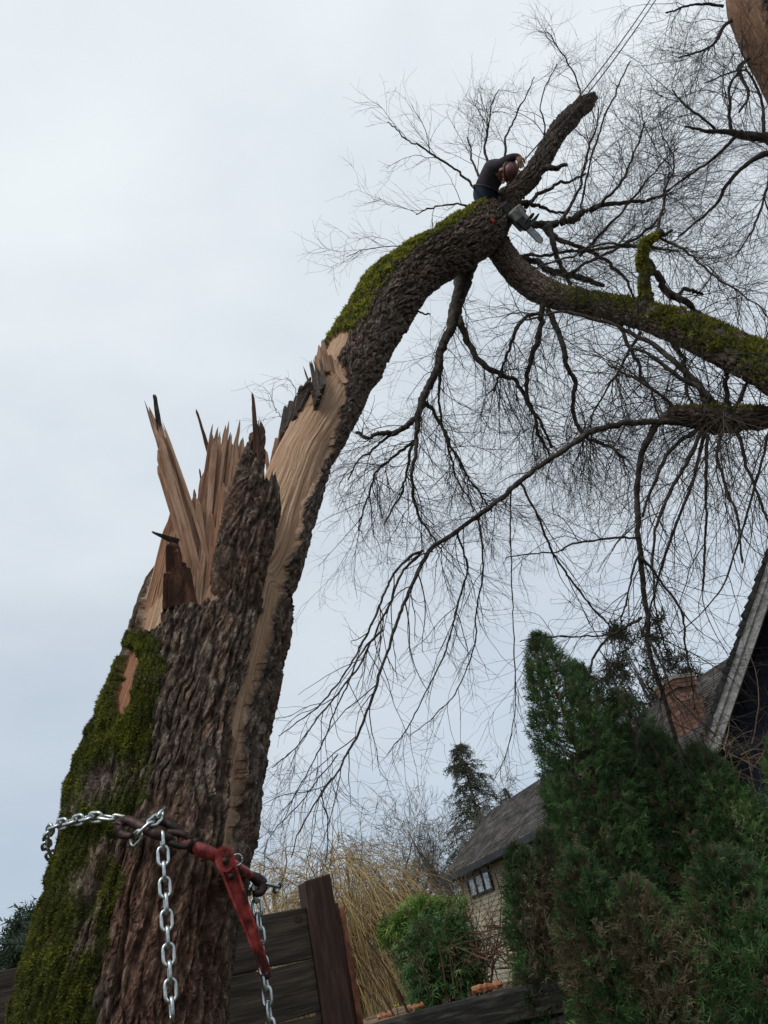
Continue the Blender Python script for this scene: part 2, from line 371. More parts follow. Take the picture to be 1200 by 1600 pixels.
def bark_disp(u, v, cu, cv_, amp, seed=0):
    # long interlacing ridges broken into flat, sharp-edged plates
    w1 = fbm(u / (cu * 2.5), v / (cv_ * 1.1), oct=3, seed=seed + 20) - .47
    w2 = fbm(u / (cu * 1.2), v / (cv_ * .5), oct=3, seed=seed + 30) - .47
    wu = u + cu * (2.0 * w1 + .8 * w2); wv = v + cv_ * 1.2 * w2
    f1, f2, cid = worley(wu / cu, wv / (cv_ * 1.5), seed)
    crack = sstep(.03, .30, f2 - f1)
    rid = 1 - np.abs(2 * vn(wu / (cu * .8), wv / (cv_ * 1.8), seed=seed + 51) - 1)
    g1, g2, c2 = worley(wu / (cu * .40), wv / (cv_ * .26), seed + 3)
    flake = sstep(.0, .16, g2 - g1) * (.25 + .75 * c2)
    fine = fbm(u / .009, v / .016, oct=3, seed=seed + 7) - .47
    return amp * (crack * (.34 + .30 * rid + .26 * flake + .18 * cid) + .30 * fine)
def grid_faces(n, m):
    i = np.arange(n * m).reshape(n, m); j = np.roll(i, -1, 1)
    return np.stack([i[:-1], j[:-1], j[1:], i[1:]], -1).reshape(-1, 4)
def with_cap(V, n, m, q, c):
    V = np.concatenate([V, [c]]); i = np.arange((n - 1) * m, n * m)
    return V, np.stack([i, np.roll(i, -1), np.full(m, len(V) - 1)], 1)
def mossy(rng, V, Q, mask, Nrm, count, size, mat, name, parent, seed=0, bias=None):
    c = V[Q].mean(1); mk = mask[Q].mean(1)
    a = np.linalg.norm(np.cross(V[Q[:, 1]] - V[Q[:, 0]], V[Q[:, 3]] - V[Q[:, 0]]), axis=1)
    p = a * np.clip(mk, 0, 1)**1.5
    if bias is not None: p = p * bias
    p /= p.sum(); f = rng.choice(len(Q), count, p=p)
    w4 = rng.dirichlet(np.ones(4), count)
    P = (V[Q[f]] * w4[:, :, None]).sum(1); nn = nrm(Nrm[Q[f]].mean(1))
    clump = fbm(P[:, 0] * 22, P[:, 1] * 22, P[:, 2] * 22, 3, seed + 3)
    d = nrm(nn + .75 * rng.normal(size=(count, 3)) + np.array([0, 0, -.1]))
    s = nrm(np.cross(d, rng.normal(size=(count, 3))))
    L = size * (.5 + rng.random(count)) * (.4 + 1.3 * clump)
    b = P - nn * size * .15
    V3 = np.stack([b - s * (L * .2)[:, None], b + s * (L * .2)[:, None], b + d * L[:, None] + s * (L * .12)[:, None]], 1)
    t = np.clip(.25 + 1.6 * (clump - .42) + .25 * rng.normal(size=count), 0, 1)
    me = mesh(name, V3.reshape(-1, 3), [np.arange(count * 3).reshape(-1, 3)], {'tint': np.repeat(t, 3), 'dead': np.repeat((rng.random(count) < .05) * .8, 3)})
    return tag(obj(name, me, mat, parent), kind='stuff')

# ------------------------------------------------------------------ ground and terrain
def ground_sheet():
    n = 90; x = np.concatenate([-np.geomspace(900, 8, n // 2), np.geomspace(8, 900, n // 2)])
    xs = np.sort(np.concatenate([x, np.linspace(-7.5, 7.5, 16)])); ys = np.concatenate([np.linspace(-20, 20, 60), np.geomspace(21, 900, 40)])
    X, Y = np.meshgrid(xs, ys)
    Zv = .12 * (fbm(X * .3, Y * .3, oct=3) - .45) * (np.abs(X) < 60)
    V = np.stack([X, Y, Zv], -1).reshape(-1, 3); a, b = X.shape
    i = np.arange(a * b).reshape(a, b)
    q = np.stack([i[:-1, :-1], i[:-1, 1:], i[1:, 1:], i[1:, :-1]], -1).reshape(-1, 4)
    tag(obj('ground', mesh('ground', V, [q], smooth=True), M['ground']), kind='structure')
ground_sheet()

# ------------------------------------------------------------------ the broken tree: trunk
rng = np.random.default_rng(7)
def ctl(px, py, Y, hw):
    p = at(px, py, Y); _, _, Z = proj(p); return [*p, hw * Z / F]
TR = [[-1.42, 2.28, -.15, .56], [-1.25, 2.28, .45, .43], [-1.13, 2.29, 1.0, .36]]
for a in [(190, 1600, 2.3, 177), (226, 1420, 2.32, 166), (250, 1300, 2.36, 158), (279, 1180, 2.42, 147), (314, 1050, 2.5, 133), (334, 975, 2.56, 128), (350, 925, 2.62, 119),
          (400, 868, 2.72, 82), (428, 820, 2.86, 66), (452, 765, 3.05, 57), (474, 710, 3.3, 53), (508, 648, 3.6, 52), (544, 582, 3.95, 52), (575, 520, 4.25, 52), (606, 468, 4.5, 51), (650, 422, 4.8, 44),
          (702, 391, 5.1, 42), (745, 363, 5.4, 41), (775, 335, 5.6, 30), (801, 304, 5.75, 19), (833, 271, 5.9, 16.5), (855, 236, 6.02, 16), (872, 205, 6.12, 16), (899, 177, 6.25, 15.5), (921, 157, 6.35, 13.5), (929, 150, 6.4, 11)]:
    TR.append(ctl(*a))
TR = np.array(TR); TR[:, 3] = np.maximum(TR[:, 3] - .028, .04)
tC, tR, tl, tth, tN, tT = gencyl(TR, .0019, 290)
n_, m_ = len(tC), len(tth)
tP0 = tC[:, None] + tR[:, None, None] * tN
qx, qy, qz = proj(tP0.reshape(-1, 3)); qx = qx.reshape(n_, m_); qy = qy.reshape(n_, m_)
facing = ((CAM - tP0) * tN).sum(2) > 0
jx = qx + 16 * (fbm(qx / 16, qy / 16, oct=3, seed=41) - .45); jy = qy + 22 * (fbm(qx / 12, qy / 30, oct=3, seed=47) - .45)
STRIP = [(540, 582), (534, 640), (515, 700), (492, 755), (474, 800), (458, 860), (444, 915), (424, 975), (408, 1050), (390, 1100), (381, 1150), (376, 1205), (368, 1260), (357, 1320), (348, 1350),
         (338, 1350), (347, 1290), (358, 1225), (364, 1170), (369, 1110), (384, 1050), (398, 985), (412, 930), (380, 905), (345, 930), (330, 935), (252, 946), (247, 975), (216, 990), (222, 950), (236, 880),
         (240, 780), (390, 700), (440, 620), (480, 560), (520, 556)]
ks = np.where(qy > 960, .45, 1.)
wood = inpoly(qx + (jx - qx) * ks, qy + (jy - qy) * ks, STRIP) & facing
jag = (fbm(tth[None] * 9 + 0 * tl[:, None], tl[:, None] * 3, oct=3, seed=5) - .45)
sB0 = np.interp(930, [qy[:, m_ // 2].min()], [0])
cy = proj(tC)[1]
i930 = int(np.argmin(np.abs(cy - 925) + 1e3 * (tC[:, 2] < 1.5))); i850 = int(np.argmin(np.abs(cy - 838) + 1e3 * (tC[:, 2] < 1.5))); i560 = int(np.argmin(np.abs(cy - 560)))
shoulder = np.zeros((n_, m_), bool); shoulder[i930:i850] = True
left = tth[None, :] < (.15 + .5 * jag)                                   # the torn-off half of the stump
wood |= shoulder & left
wood |= (np.arange(n_)[:, None] >= i930) & (np.arange(n_)[:, None] < i560 + 20 * jag) & (tth[None] < -.55 + .3 * jag) & (tth[None] > -2.2)
faint = inpoly(jx, jy, [(352, 1330), (345, 1400), (332, 1440), (322, 1520), (312, 1560), (305, 1560), (312, 1500), (322, 1430), (336, 1380), (340, 1330)]) & facing
brown = (inpoly(jx, jy, [(180, 1120), (184, 1065), (198, 1012), (216, 1010), (212, 1060), (200, 1110)]) & facing).astype(float)
wf = wood.astype(float)
k5 = np.ones(3) / 3
wf = np.apply_along_axis(lambda r: np.convolve(np.pad(r, 1, 'edge'), k5, 'valid'), 1, wf)
MOSS = [(206, 985), (246, 985), (254, 1040), (246, 1130), (240, 1190), (236, 1250), (205, 1262), (188, 1300), (182, 1350), (196, 1390), (172, 1440), (160, 1500), (146, 1560), (140, 1700), (-80, 1700), (20, 1480), (60, 1340), (100, 1220), (140, 1130), (175, 1050)]
mx_ = qx + 42 * (fbm(qx / 30, qy / 30, oct=3, seed=61) - .45); my_ = qy + 40 * (fbm(qx / 34, qy / 34, oct=3, seed=67) - .45)
moss = (inpoly(mx_, my_, MOSS) & facing).astype(float)
patch = fbm(tP0[..., 0] * 7, tP0[..., 1] * 7, tP0[..., 2] * 7, 4, 71)
moss = moss * sstep(.27, .52, patch)
uppers = sstep(.02, .38, (tN @ nrm([-.62, -.12, .78])) + .55 * (patch - .47)) * (np.arange(n_)[:, None] > i560 - 4) * sstep(800, 720, qx)
moss = np.maximum(moss, uppers) * (1 - wf) * (1 - brown)
u = tth[None] * tR[:, None]; v = np.repeat(tl[:, None], m_, 1)
up_ = sstep(3.0, 5.5, tC[:, 2])[:, None]
d1 = bark_disp(u, v, .023, .12, .021, 1); d2 = bark_disp(u + .12 * v, v, .042, .14, .036, 2)
d3 = bark_disp(u + .08 * v, v, .044, .20, .028, 5); mb_ = sstep(.40, .56, fbm(tP0[..., 0] * 3.5, tP0[..., 1] * 3.5, tP0[..., 2] * 2.2, 3, 303))
d4 = bark_disp(u - .1 * v, v, .070, .24, .042, 6)
def furrow(k, L, s_): return sstep(.16, .0, np.abs(vn(u / k + 1.6 * (fbm(u / .12, v / .22, oct=3, seed=s_) - .5), v / L, seed=s_ + 1) - .5))
disp = (d1 * (1 - mb_) + d3 * mb_) * (1 - up_) + (d2 * (1 - mb_) + d4 * mb_) * up_
disp -= .014 * furrow(.055, .55, 401) * (1 - up_) + .026 * furrow(.09, .9, 411) * up_
uw = tth[None] * .24 + 0 * v
fibre = .012 * (fbm(uw / .013, v / .7, oct=3, seed=11) - .5) + .016 * (fbm(uw / .05, v / 1.2, oct=2, seed=13) - .5)
disp = disp * (1 - wf) + (fibre - .012) * wf
disp = disp * (1 - brown) + (fibre - .012) * brown
disp -= .010 * faint
lump = fbm(tP0[..., 0] * 16, tP0[..., 1] * 16, tP0[..., 2] * 16, 3, 81)
disp += moss * (.022 * (lump - .3) + .002)
big = .05 * (fbm(tP0[..., 0] * 2.6, tP0[..., 1] * 2.6, tP0[..., 2] * 2.6, 2, 91) - .47)
disp += big * np.minimum(1, tR / .25)[:, None]
tip = sstep(1, .985, np.arange(n_) / n_)[:, None]
tP = tC[:, None] + (tR[:, None] * np.maximum(tip, .55) + disp)[..., None] * tN
red = sstep(1180, 1420, qy + 80 * (fbm(qx / 60, qy / 60, oct=3, seed=99) - .5)) * sstep(130, 220, qx) * sstep(380, 320, qx)
red = np.maximum(red * .9, .85 * faint)
q = grid_faces(n_, m_); V = tP.reshape(-1, 3); V, tcap = with_cap(V, n_, m_, q, tC[-1] + tT[-1] * .03)
z1 = lambda a_: np.concatenate([np.asarray(a_, float).ravel(), [0]])
tree = empty('broken_tree', (-1.42, 2.28, 0), 'huge mossy tree snapped partway up, splintered stump chained, top half leaning right', 'tree')
uvs = np.concatenate([np.stack([uw, v], -1).reshape(-1, 2), [[0, 0]]])
trunk = obj('trunk', mesh('trunk', V, [q, tcap], {'wood': z1(wf), 'moss': z1(moss), 'red': z1(red), 'brown': z1(brown)}, True, uvs), M['trunk'], tree)
trunk.data.polygons.foreach_set('use_smooth', np.zeros(len(trunk.data.polygons), bool))
tNf = np.concatenate([tN.reshape(-1, 3), [tT[-1]]]); mossf = z1(moss)
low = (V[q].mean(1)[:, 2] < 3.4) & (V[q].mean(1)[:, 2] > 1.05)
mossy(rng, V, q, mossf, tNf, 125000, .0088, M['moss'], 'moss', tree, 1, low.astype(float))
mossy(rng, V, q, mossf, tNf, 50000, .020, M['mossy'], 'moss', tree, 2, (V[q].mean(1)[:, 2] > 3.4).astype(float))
FV = V[:-1][facing.ravel()]; fx, fy, fz = proj(FV)
def surf(px, py, off=0.0):
    d = np.hypot(fx - px, fy - py); k = np.where(d < d.min() + 3)[0]; k = k[np.argmin(fz[k])]
    return A(px, py, fz[k] - off)
def surfZ(px, py):
    d = np.hypot(fx - px, fy - py); k = np.where(d < d.min() + 5)[0]; return np.median(fz[k])

# torn fibres: a splinter is a bundle of tapering prisms
def bundle(name, bl, br, tl_, tr_, Zb, Zt, n, jagpx, thick, mat, parent=tree, seed=0, split=.0, K=10, bow=0, tints=(.2, 1), sharp=14):
    r = np.random.default_rng(seed + 100); mb = MB(); UV = []
    bl, br, tl_, tr_ = [np.array(k, float) for k in (bl, br, tl_, tr_)]
    wb = np.linalg.norm(br - bl) / n; wt = np.linalg.norm(tr_ - tl_) / n
    lowf = vn(np.arange(n) / 3.2, np.zeros(n), seed=seed); lowf2 = h3(np.floor(np.arange(n) / 2.7), np.zeros(n), np.zeros(n), seed)
    for i in range(n):
        t = (i + .5) / n; b = bl + (br - bl) * t; e = tl_ + (tr_ - tl_) * t
        ax = (e - b) / max(np.linalg.norm(e - b), 1); L = np.linalg.norm(e - b)
        e = e + ax * jagpx * (.5 * r.normal() + 1.6 * (lowf[i] - .5)) + np.array([r.normal() * split, 0])
        s = 1 - (1 - np.linspace(0, 1, K))**1.9; c = b + (e - b) * s[:, None]
        c[:, 0] += bow * np.sin(s * np.pi) + np.cumsum(r.normal(size=K)) * .35
        zz = Zb + (Zt - Zb) * s + thick * (1.5 * (lowf2[i] - .5) + .3 * (r.random() - .5)) * (1 - .3 * s)
        wpx = (wb + (wt - wb) * s) * (.8 + .5 * r.random()) * np.clip((1 - s) * (sharp * (.35 + r.random())) + .06, .10, 1)
        rad = wpx * zz / F
        P = np.array([A(c[k][0], c[k][1], zz[k]) for k in range(K)])
        th = np.minimum(np.maximum(rad * (.6 + .8 * r.random()), .004 * np.clip((1 - s) * 4, .2, 1)), .012)
        tt = nrm(np.gradient(P, axis=0)); vd = nrm(P - CAM); sd_ = nrm(np.cross(tt, vd)); dd = np.cross(sd_, tt)
        a = r.random() * .36 - .18; s2 = sd_ * math.cos(a) + dd * math.sin(a); d2_ = -sd_ * math.sin(a) + dd * math.cos(a)
        ring = np.stack([P - s2 * rad[:, None] - d2_ * th[:, None] * .5, P + s2 * rad[:, None] - d2_ * th[:, None], P + s2 * rad[:, None] + d2_ * th[:, None], P - s2 * rad[:, None] + d2_ * th[:, None]], 1)
        ix = np.arange(K * 4).reshape(K, 4); qq = np.stack([ix[:-1], np.roll(ix, -1, 1)[:-1], np.roll(ix, -1, 1)[1:], ix[1:]], -1).reshape(-1, 4)
        qq = np.concatenate([qq, [ix[-1], ix[0][::-1]]])
        mb.add(ring.reshape(-1, 3), qq, (), tints[0] + (tints[1] - tints[0]) * (.35 * lowf[i] + .65 * r.random()))
        lv = np.repeat(np.linalg.norm(P - P[0], axis=1), 4); UV.append(np.stack([np.tile([0, .5 * wb * Zb / F, wb * Zb / F, 1.5 * wb * Zb / F], K) + i * .02, lv], 1))
    me = mesh(name, np.concatenate(mb.V), [np.concatenate(mb.Q)], {'tint': np.concatenate(mb.tint)}, False, np.concatenate(UV))
    return obj(name, me, mat, parent)
Zs = surfZ(330, 935)
def plank(bl, br, tl_, tr_, Zb, Zt, n, jagpx, thick, seed, tints=(.2, 1), mat=None, **kw):
    bundle('splinter', bl, br, tl_, tr_, Zb, Zt, n, jagpx, thick, mat or M['wood'], seed=seed, tints=tints, sharp=22, **kw)
plank((286, 950), (354, 945), (328, 676), (380, 694), Zs + .03, Zs + .42, 26, 9, .045, 1, (.15, 1))
plank((290, 948), (350, 944), (330, 668), (378, 686), Zs + .07, Zs + .46, 22, 24, .07, 101, (0, .7))
plank((294, 945), (318, 945), (318, 745), (336, 705), Zs - .0, Zs + .36, 8, 22, .03, 2, (.2, .8))
plank((322, 948), (340, 948), (344, 790), (356, 770), Zs - .01, Zs + .28, 7, 26, .03, 102, (.4, 1))
plank((348, 950), (364, 945), (373, 712), (384, 722), Zs + .10, Zs + .36, 6, 10, .03, 3, (.7, 1))
plank((312, 962), (352, 955), (237, 664), (258, 664), Zs + .05, Zs + .30, 13, 10, .05, 4, (.2, .9), bow=4)
plank((316, 960), (348, 952), (233, 655), (255, 658), Zs + .09, Zs + .34, 9, 24, .05, 104, (0, .7), bow=4)
plank((308, 960), (320, 960), (246, 720), (262, 700), Zs + .03, Zs + .24, 5, 40, .03, 109, (.2, .9), bow=3)
plank((314, 955), (340, 955), (292, 775), (330, 790), Zs + .05, Zs + .22, 10, 34, .05, 105, (0, .6), split=4)
plank((262, 930), (304, 930), (272, 806), (302, 816), Zs + .06, Zs + .26, 15, 22, .06, 5, (.2, 1), split=2)
plank((262, 930), (304, 930), (274, 790), (304, 800), Zs + .10, Zs + .30, 16, 34, .06, 106, (0, .7), split=3)
plank((214, 1000), (256, 985), (256, 848), (284, 816), Zs + .0, Zs + .22, 16, 14, .035, 6, (.5, 1))
plank((216, 998), (254, 985), (258, 830), (284, 800), Zs + .04, Zs + .26, 14, 30, .05, 107, (.1, .8))
plank((240, 900), (264, 905), (274, 775), (290, 790), Zs + .18, Zs + .36, 8, 22, .05, 7, (.2, 1))
plank((264, 948), (304, 946), (264, 866), (292, 884), Zs - .04, Zs - .0, 3, 10, .012, 8, (.2, .8), M['darkwood'])
plank((268, 948), (282, 946), (272, 858), (278, 860), Zs - .045, Zs - .01, 2, 6, .01, 108, (.2, .8), M['darkwood'])
plank((260, 952), (276, 948), (261, 898), (270, 906), Zs - .05, Zs - .03, 2, 8, .012, 9, (.2, .8), M['darkwood'])
plank((250, 690), (256, 690), (239, 618), (243, 618), Zs + .30, Zs + .36, 2, 5, .01, 10, (.2, .8), M['barkshred'])
plank((330, 725), (335, 722), (305, 640), (308, 640), Zs + .40, Zs + .45, 2, 5, .01, 11, (.2, .8), M['darkwood'])
plank((276, 850), (280, 844), (236, 830), (237, 832), Zs + .06, Zs + .0, 2, 4, .01, 12, (.2, .8), M['barkshred'])
plank((317, 785), (320, 785), (310, 735), (312, 735), Zs + .3, Zs + .35, 2, 4, .01, 13, (.2, .8), M['barkshred'])
# crumpled lip and shreds at the head of the long tear
Zl = surfZ(530, 575)
bundle('torn_lip', (504, 605), (544, 598), (488, 553), (528, 562), Zl - .14, Zl - .06, 13, 12, .10, M['wood'], seed=20, split=4, bow=-5, K=10)
bundle('torn_lip', (496, 585), (516, 580), (497, 540), (507, 538), Zl - .12, Zl - .03, 6, 8, .06, M['wood'], seed=21, split=2)
Zm = surfZ(480, 640)
bundle('bark_shred', (492, 640), (508, 600), (484, 578), (498, 570), Zm - .04, Zl - .08, 16, 16, .07, M['barkshred'], seed=22, split=5)
bundle('bark_shred', (485, 596), (490, 608), (460, 613), (462, 619), Zm + .06, Zm + .06, 4, 6, .03, M['barkshred'], seed=23)
bundle('bark_shred', (436, 690), (470, 640), (448, 640), (486, 590), Zm - .02, Zl - .02, 22, 16, .08, M['barkshred'], seed=24, split=6)
bundle('bark_shred', (418, 735), (450, 735), (432, 682), (462, 660), Zm - .10, Zm, 14, 12, .07, M['wood'], seed=25, split=4, tints=(0, .5))

# standing bark slab between the stump and the leaning half
def bark_slab(name, cl, seed, m=70, thick=.05):
    C = np.array([[*A(a, b, z), hw * z / F] for a, b, z, hw in cl]); D, l = resample(C, .0017); n = len(D)
    T = nrm(np.gradient(D[:, :3], axis=0)); e1 = CAM - D[:, :3]; e1 = nrm(e1 - (e1 * T).sum(1, keepdims=True) * T); e2 = np.cross(T, e1)
    th = np.linspace(0, 2 * np.pi, m + 1)[:-1]; N = np.cos(th)[None, :, None] * e1[:, None] * .75 + np.sin(th)[None, :, None] * e2[:, None]
    u = th[None] * D[:, 3][:, None]; v = np.repeat(l[:, None], m, 1)
    top = fbm(th[None] * 2.5 + v * 0, v * 0 + 3, oct=2, seed=seed); kz = np.clip((l[-1] - v) / (.10 * (.3 + top)), .12, 1)
    dd = bark_disp(u, v, .022, .15, .022, seed)
    P = D[:, None, :3] + (D[:, 3][:, None] * np.minimum(1, kz + .35) + dd * kz)[..., None] * N + T[:, None] * (.26 * (fbm(th[None] * 2.2 + 0 * v, 0 * v + seed, oct=3, seed=seed + 4) - .47) * sstep(.62, 1., v / l[-1]))[..., None]
    q_ = grid_faces(n, m); Vv, cp = with_cap(P.reshape(-1, 3), n, m, q_, D[-1, :3])
    z0 = np.zeros(len(Vv)); uvv = np.concatenate([np.stack([u, v], -1).reshape(-1, 2), [[0, 0]]])
    return obj(name, mesh(name, Vv, [q_, cp], {'wood': z0, 'moss': z0, 'red': z0 + .25, 'brown': z0}, True, uvv), M['trunk'], tree)
Zk = surfZ(380, 960)
plank((398, 722), (408, 718), (393, 618), (397, 622), Zk + .29, Zk + .40, 4, 12, .02, 14, (.2, .8), M['darkwood'])
bark_slab('bark_slab', [(350, 1015, Zk + .06, 24), (359, 940, Zk + .07, 27), (369, 860, Zk + .12, 26), (381, 790, Zk + .19, 22), (392, 735, Zk + .27, 15), (400, 695, Zk + .34, 9), (404, 668, Zk + .38, 5)], 31)
bark_slab('bark_slab', [(370, 1015, Zk + .07, 18), (377, 950, Zk + .07, 22), (388, 890, Zk + .10, 23), (403, 825, Zk + .16, 22), (417, 778, Zk + .22, 19), (422, 755, Zk + .26, 15)], 33)

# ------------------------------------------------------------------ branches and twigs
def grow(rg, S, D, L, K, wander, grav, curl=0.0):
    N = len(S); P = np.zeros((N, K + 1, 3)); P[:, 0] = S; d = nrm(D); bend = rg.normal(size=(N, 3)) * curl
    for k in range(K):
        d = nrm(d + wander * rg.normal(size=(N, 3)) + bend + np.array([0, 0, -1.]) * (np.asarray(grav).reshape(-1, 1) if np.ndim(grav) else grav))
        P[:, k + 1] = P[:, k] + d * (L / K)[:, None]
    return P
def spawn(rg, P, R, n, lo=.1, hi=1., amin=.35, amax=1.1, bias=None, bamt=0):
    N, K, _ = P.shape; ln = np.linalg.norm(np.diff(P, axis=1), axis=2).sum(1)
    i = rg.choice(N, n, p=ln / ln.sum()); t = lo + (hi - lo) * rg.random(n); x = t * (K - 1); k = np.minimum(x.astype(int), K - 2); f = (x - k)[:, None]
    S = P[i, k] * (1 - f) + P[i, k + 1] * f; T = nrm(P[i, k + 1] - P[i, k]); r = R[i, k] * (1 - f[:, 0]) + R[i, k + 1] * f[:, 0]
    pr = rg.normal(size=(n, 3)); pr = nrm(pr - (pr * T).sum(1, keepdims=True) * T)
    if bias is not None: pr = nrm(pr + bamt * np.asarray(bias))
    a = amin + (amax - amin) * rg.random(n)
    return S, nrm(np.cos(a)[:, None] * T + np.sin(a)[:, None] * pr), r
def taper(r0_, K, e=.35):
    return r0_[:, None] * (1 - (1 - e) * np.linspace(0, 1, K + 1)[None])
class TW:                                # collects twig batches into one mesh
    def __init__(s): s.V = []; s.Q = []; s.n = 0
    def add(s, P, R, sides=3):
        V_, q_, _ = tubes(P, R, sides); s.V.append(V_); s.Q.append(q_ + s.n); s.n += len(V_)
    def build(s, name, mat, parent):
        return tag(obj(name, mesh(name, np.concatenate(s.V), [np.concatenate(s.Q)], smooth=True), mat, parent), kind='stuff')
def pline(pts, n=None, wob=.0, rg=None):  # pts: (px, py, Z, half width px) -> smooth 3D polyline with radii
    c = np.array([[*A(a, b, z), hw * z / F] for a, b, z, hw in pts]); n = n or max(8, len(pts) * 5)
    d = spline(c, n)
    if wob and rg is not None:
        w_ = np.cumsum(rg.normal(size=(n, 3)), 0); w_ -= np.linspace(0, 1, n)[:, None] * w_[-1]; d[:, :3] += w_ * wob
    return d
def limb(name, pts, parent, mat=None, sides=10, n=None, wob=.006, seed=0):
    pts = [(a, b, z, h * (.74 if h < 12 else .95)) for a, b, z, h in pts]
    d = pline(pts, n or len(pts) * 8, wob, np.random.default_rng(seed + 500)); r = d[:, 3] * (1 + .22 * (vn(np.arange(len(d)) * .7, np.zeros(len(d)), seed=seed) - .5))
    V_, q_, t_ = tubes(d[:, :3], r, sides, True)
    a = V_ - 0; dn = (fbm(V_[:, 0] * 30, V_[:, 1] * 30, V_[:, 2] * 30, 3, seed) - .47)[:, None]
    cidx = np.concatenate([np.repeat(np.arange(len(d)), sides), [0, len(d) - 1]]); rad = nrm(V_ - d[cidx, :3]) * (np.arange(len(V_)) < len(d) * sides)[:, None]
    V_ = V_ + rad * dn * (r[cidx] * .55)[:, None]
    return obj(name, mesh(name, V_, [q_, t_], smooth=True), mat or M['branch'], parent), d
def foliate(rg, tw, mains, n1, L1, n2, L2, n3, L3, g1=.02, g2=.02, curl=.10, amin=.4, amax=1.2, r1=.5, lo=.15, bias=None, bamt=0, rmin=.0016, gap=1.0):
    """mains: list of (d (n,4)); three generations of finer twigs"""
    Ps = []; K = 24
    for d in mains: Ps.append(np.stack([np.interp(np.linspace(0, 1, K), np.linspace(0, 1, len(d)), d[:, j]) for j in range(4)], 1))
    Ps = np.array(Ps); P, R = Ps[..., :3], Ps[..., 3]
    S, D, r = spawn(rg, P, R, n1, lo, 1., amin, amax, bias, bamt); L = L1[0] + (L1[1] - L1[0]) * rg.random(n1)
    P1 = grow(rg, S, D, L, 9, .13, g1, curl * .5); ra = np.clip(r * r1, rmin * 1.5, .0036 + .002 * rg.random(n1)); R1 = taper(ra, 9, .4); tw.add(P1, R1, 4)
    S, D, r = spawn(rg, P1, R1, n2, .1, 1., .3, 1.0); L = L2[0] + (L2[1] - L2[0]) * rg.random(n2)
    P2 = grow(rg, S, D, L, 6, .15, g2, curl); R2 = taper(np.clip(r * .65, rmin * 1.05, .0028), 6, .5); tw.add(P2, R2, 3)
    if n3:
        S, D, r = spawn(rg, P2, R2, n3, .1, 1., .3, 1.0); L = L3[0] + (L3[1] - L3[0]) * rg.random(n3)
        P3 = grow(rg, S, D, L, 4, .16, g2, curl * 1.3); tw.add(P3, taper(np.clip(r * .6, rmin * .7, rmin * 1.0), 4, .6), 3)
def zc(pts, k):  # shift depth
    return [(a, b, z + k, h) for a, b, z, h in pts]

# the mossy limb that comes off the crotch towards the camera's right: relief and moss of its own
LB = np.array([[*A(a, b, z), h * z / F] for a, b, z, h in [(758, 366, 8.2, 22), (782, 392, 8.1, 22), (803, 420, 7.9, 22), (836, 447, 7.7, 24), (885, 468, 7.4, 22), (950, 480, 7.1, 22), (1020, 497, 6.7, 26), (1082, 520, 6.35, 30), (1140, 547, 6.0, 34), (1205, 575, 5.7, 40), (1290, 622, 5.4, 44), (1400, 690, 5.2, 42), (1520, 790, 5.1, 34), (1640, 920, 5.0, 24), (1760, 1080, 4.9, 14), (1850, 1230, 4.9, 5)]])
LB[:, 3] = np.maximum(LB[:, 3] * .93 - .022, .02)
lC, lR, ll, lth, lN, lT = gencyl(LB, .0024, 110, .8)
lu = lth[None] * lR[:, None]; lv = np.repeat(ll[:, None], len(lth), 1)
lP0 = lC[:, None] + lR[:, None, None] * lN
lpatch = fbm(lP0[..., 0] * 6, lP0[..., 1] * 6, lP0[..., 2] * 6, 4, 171)
lm = sstep(-.42, .05, lN[..., 2] + .9 * (lpatch - .45)) * sstep(.28, .44, fbm(lP0[..., 0] * 11, lP0[..., 1] * 11, lP0[..., 2] * 11, 3, 271)) * sstep(840, 920, proj(lP0.reshape(-1, 3))[0].reshape(lm_shape := lP0.shape[:2]))
ld = bark_disp(lu, lv, .04, .08, .030, 15) + lm * .05 * (fbm(lP0[..., 0] * 14, lP0[..., 1] * 14, lP0[..., 2] * 14, 3, 181) - .35) + .05 * (fbm(lP0[..., 0] * 3, lP0[..., 1] * 3, lP0[..., 2] * 3, 2, 191) - .47)
lV = (lC[:, None] + (lR[:, None] + ld)[..., None] * lN).reshape(-1, 3); lq = grid_faces(*lP0.shape[:2]); lz = np.zeros(len(lV))
obj('limb', mesh('limb', lV, [lq], {'wood': lz, 'moss': lm.ravel(), 'red': lz, 'brown': lz}, True, np.stack([lu, lv], -1).reshape(-1, 2)), M['trunk'], tree)
mossy(rng, lV, lq, lm.ravel(), lN.reshape(-1, 3), 45000, .026, M['limbmoss'], 'moss', tree, 4)

rt = np.random.default_rng(21); tw = TW(); mains = []
def br(pts, seed, keep=True, parent=None, mat=None, sides=9, wob=.008):
    o, d = limb('branch', pts, parent or tree, mat, sides, None, wob, seed)
    if keep: mains.append(d)
    return d
Zt = 8.3
# hanging branches under the crotch
br([(738, 380, 8.1, 17), (732, 425, 8.0, 15), (720, 470, 7.9, 12), (714, 508, 7.8, 11), (697, 550, 7.7, 9), (680, 592, 7.6, 9), (664, 630, 7.5, 8), (652, 655, 7.5, 6), (645, 700, 7.4, 4.5), (640, 745, 7.3, 3.6), (652, 800, 7.3, 2.6), (690, 858, 7.2, 1.8)], 1)
br([(717, 495, 7.85, 8), (733, 540, 7.8, 7), (752, 572, 7.7, 7), (776, 584, 7.7, 5), (800, 592, 7.7, 4.5), (832, 640, 7.6, 3.5), (862, 700, 7.6, 3)], 2)
br([(655, 650, 7.5, 6), (636, 665, 7.4, 6), (615, 676, 7.4, 5.5), (585, 676, 7.3, 4), (556, 676, 7.3, 3)], 3)
br([(640, 668, 7.45, 4), (600, 690, 7.4, 3), (565, 715, 7.3, 2), (545, 750, 7.2, 1.5)], 4)
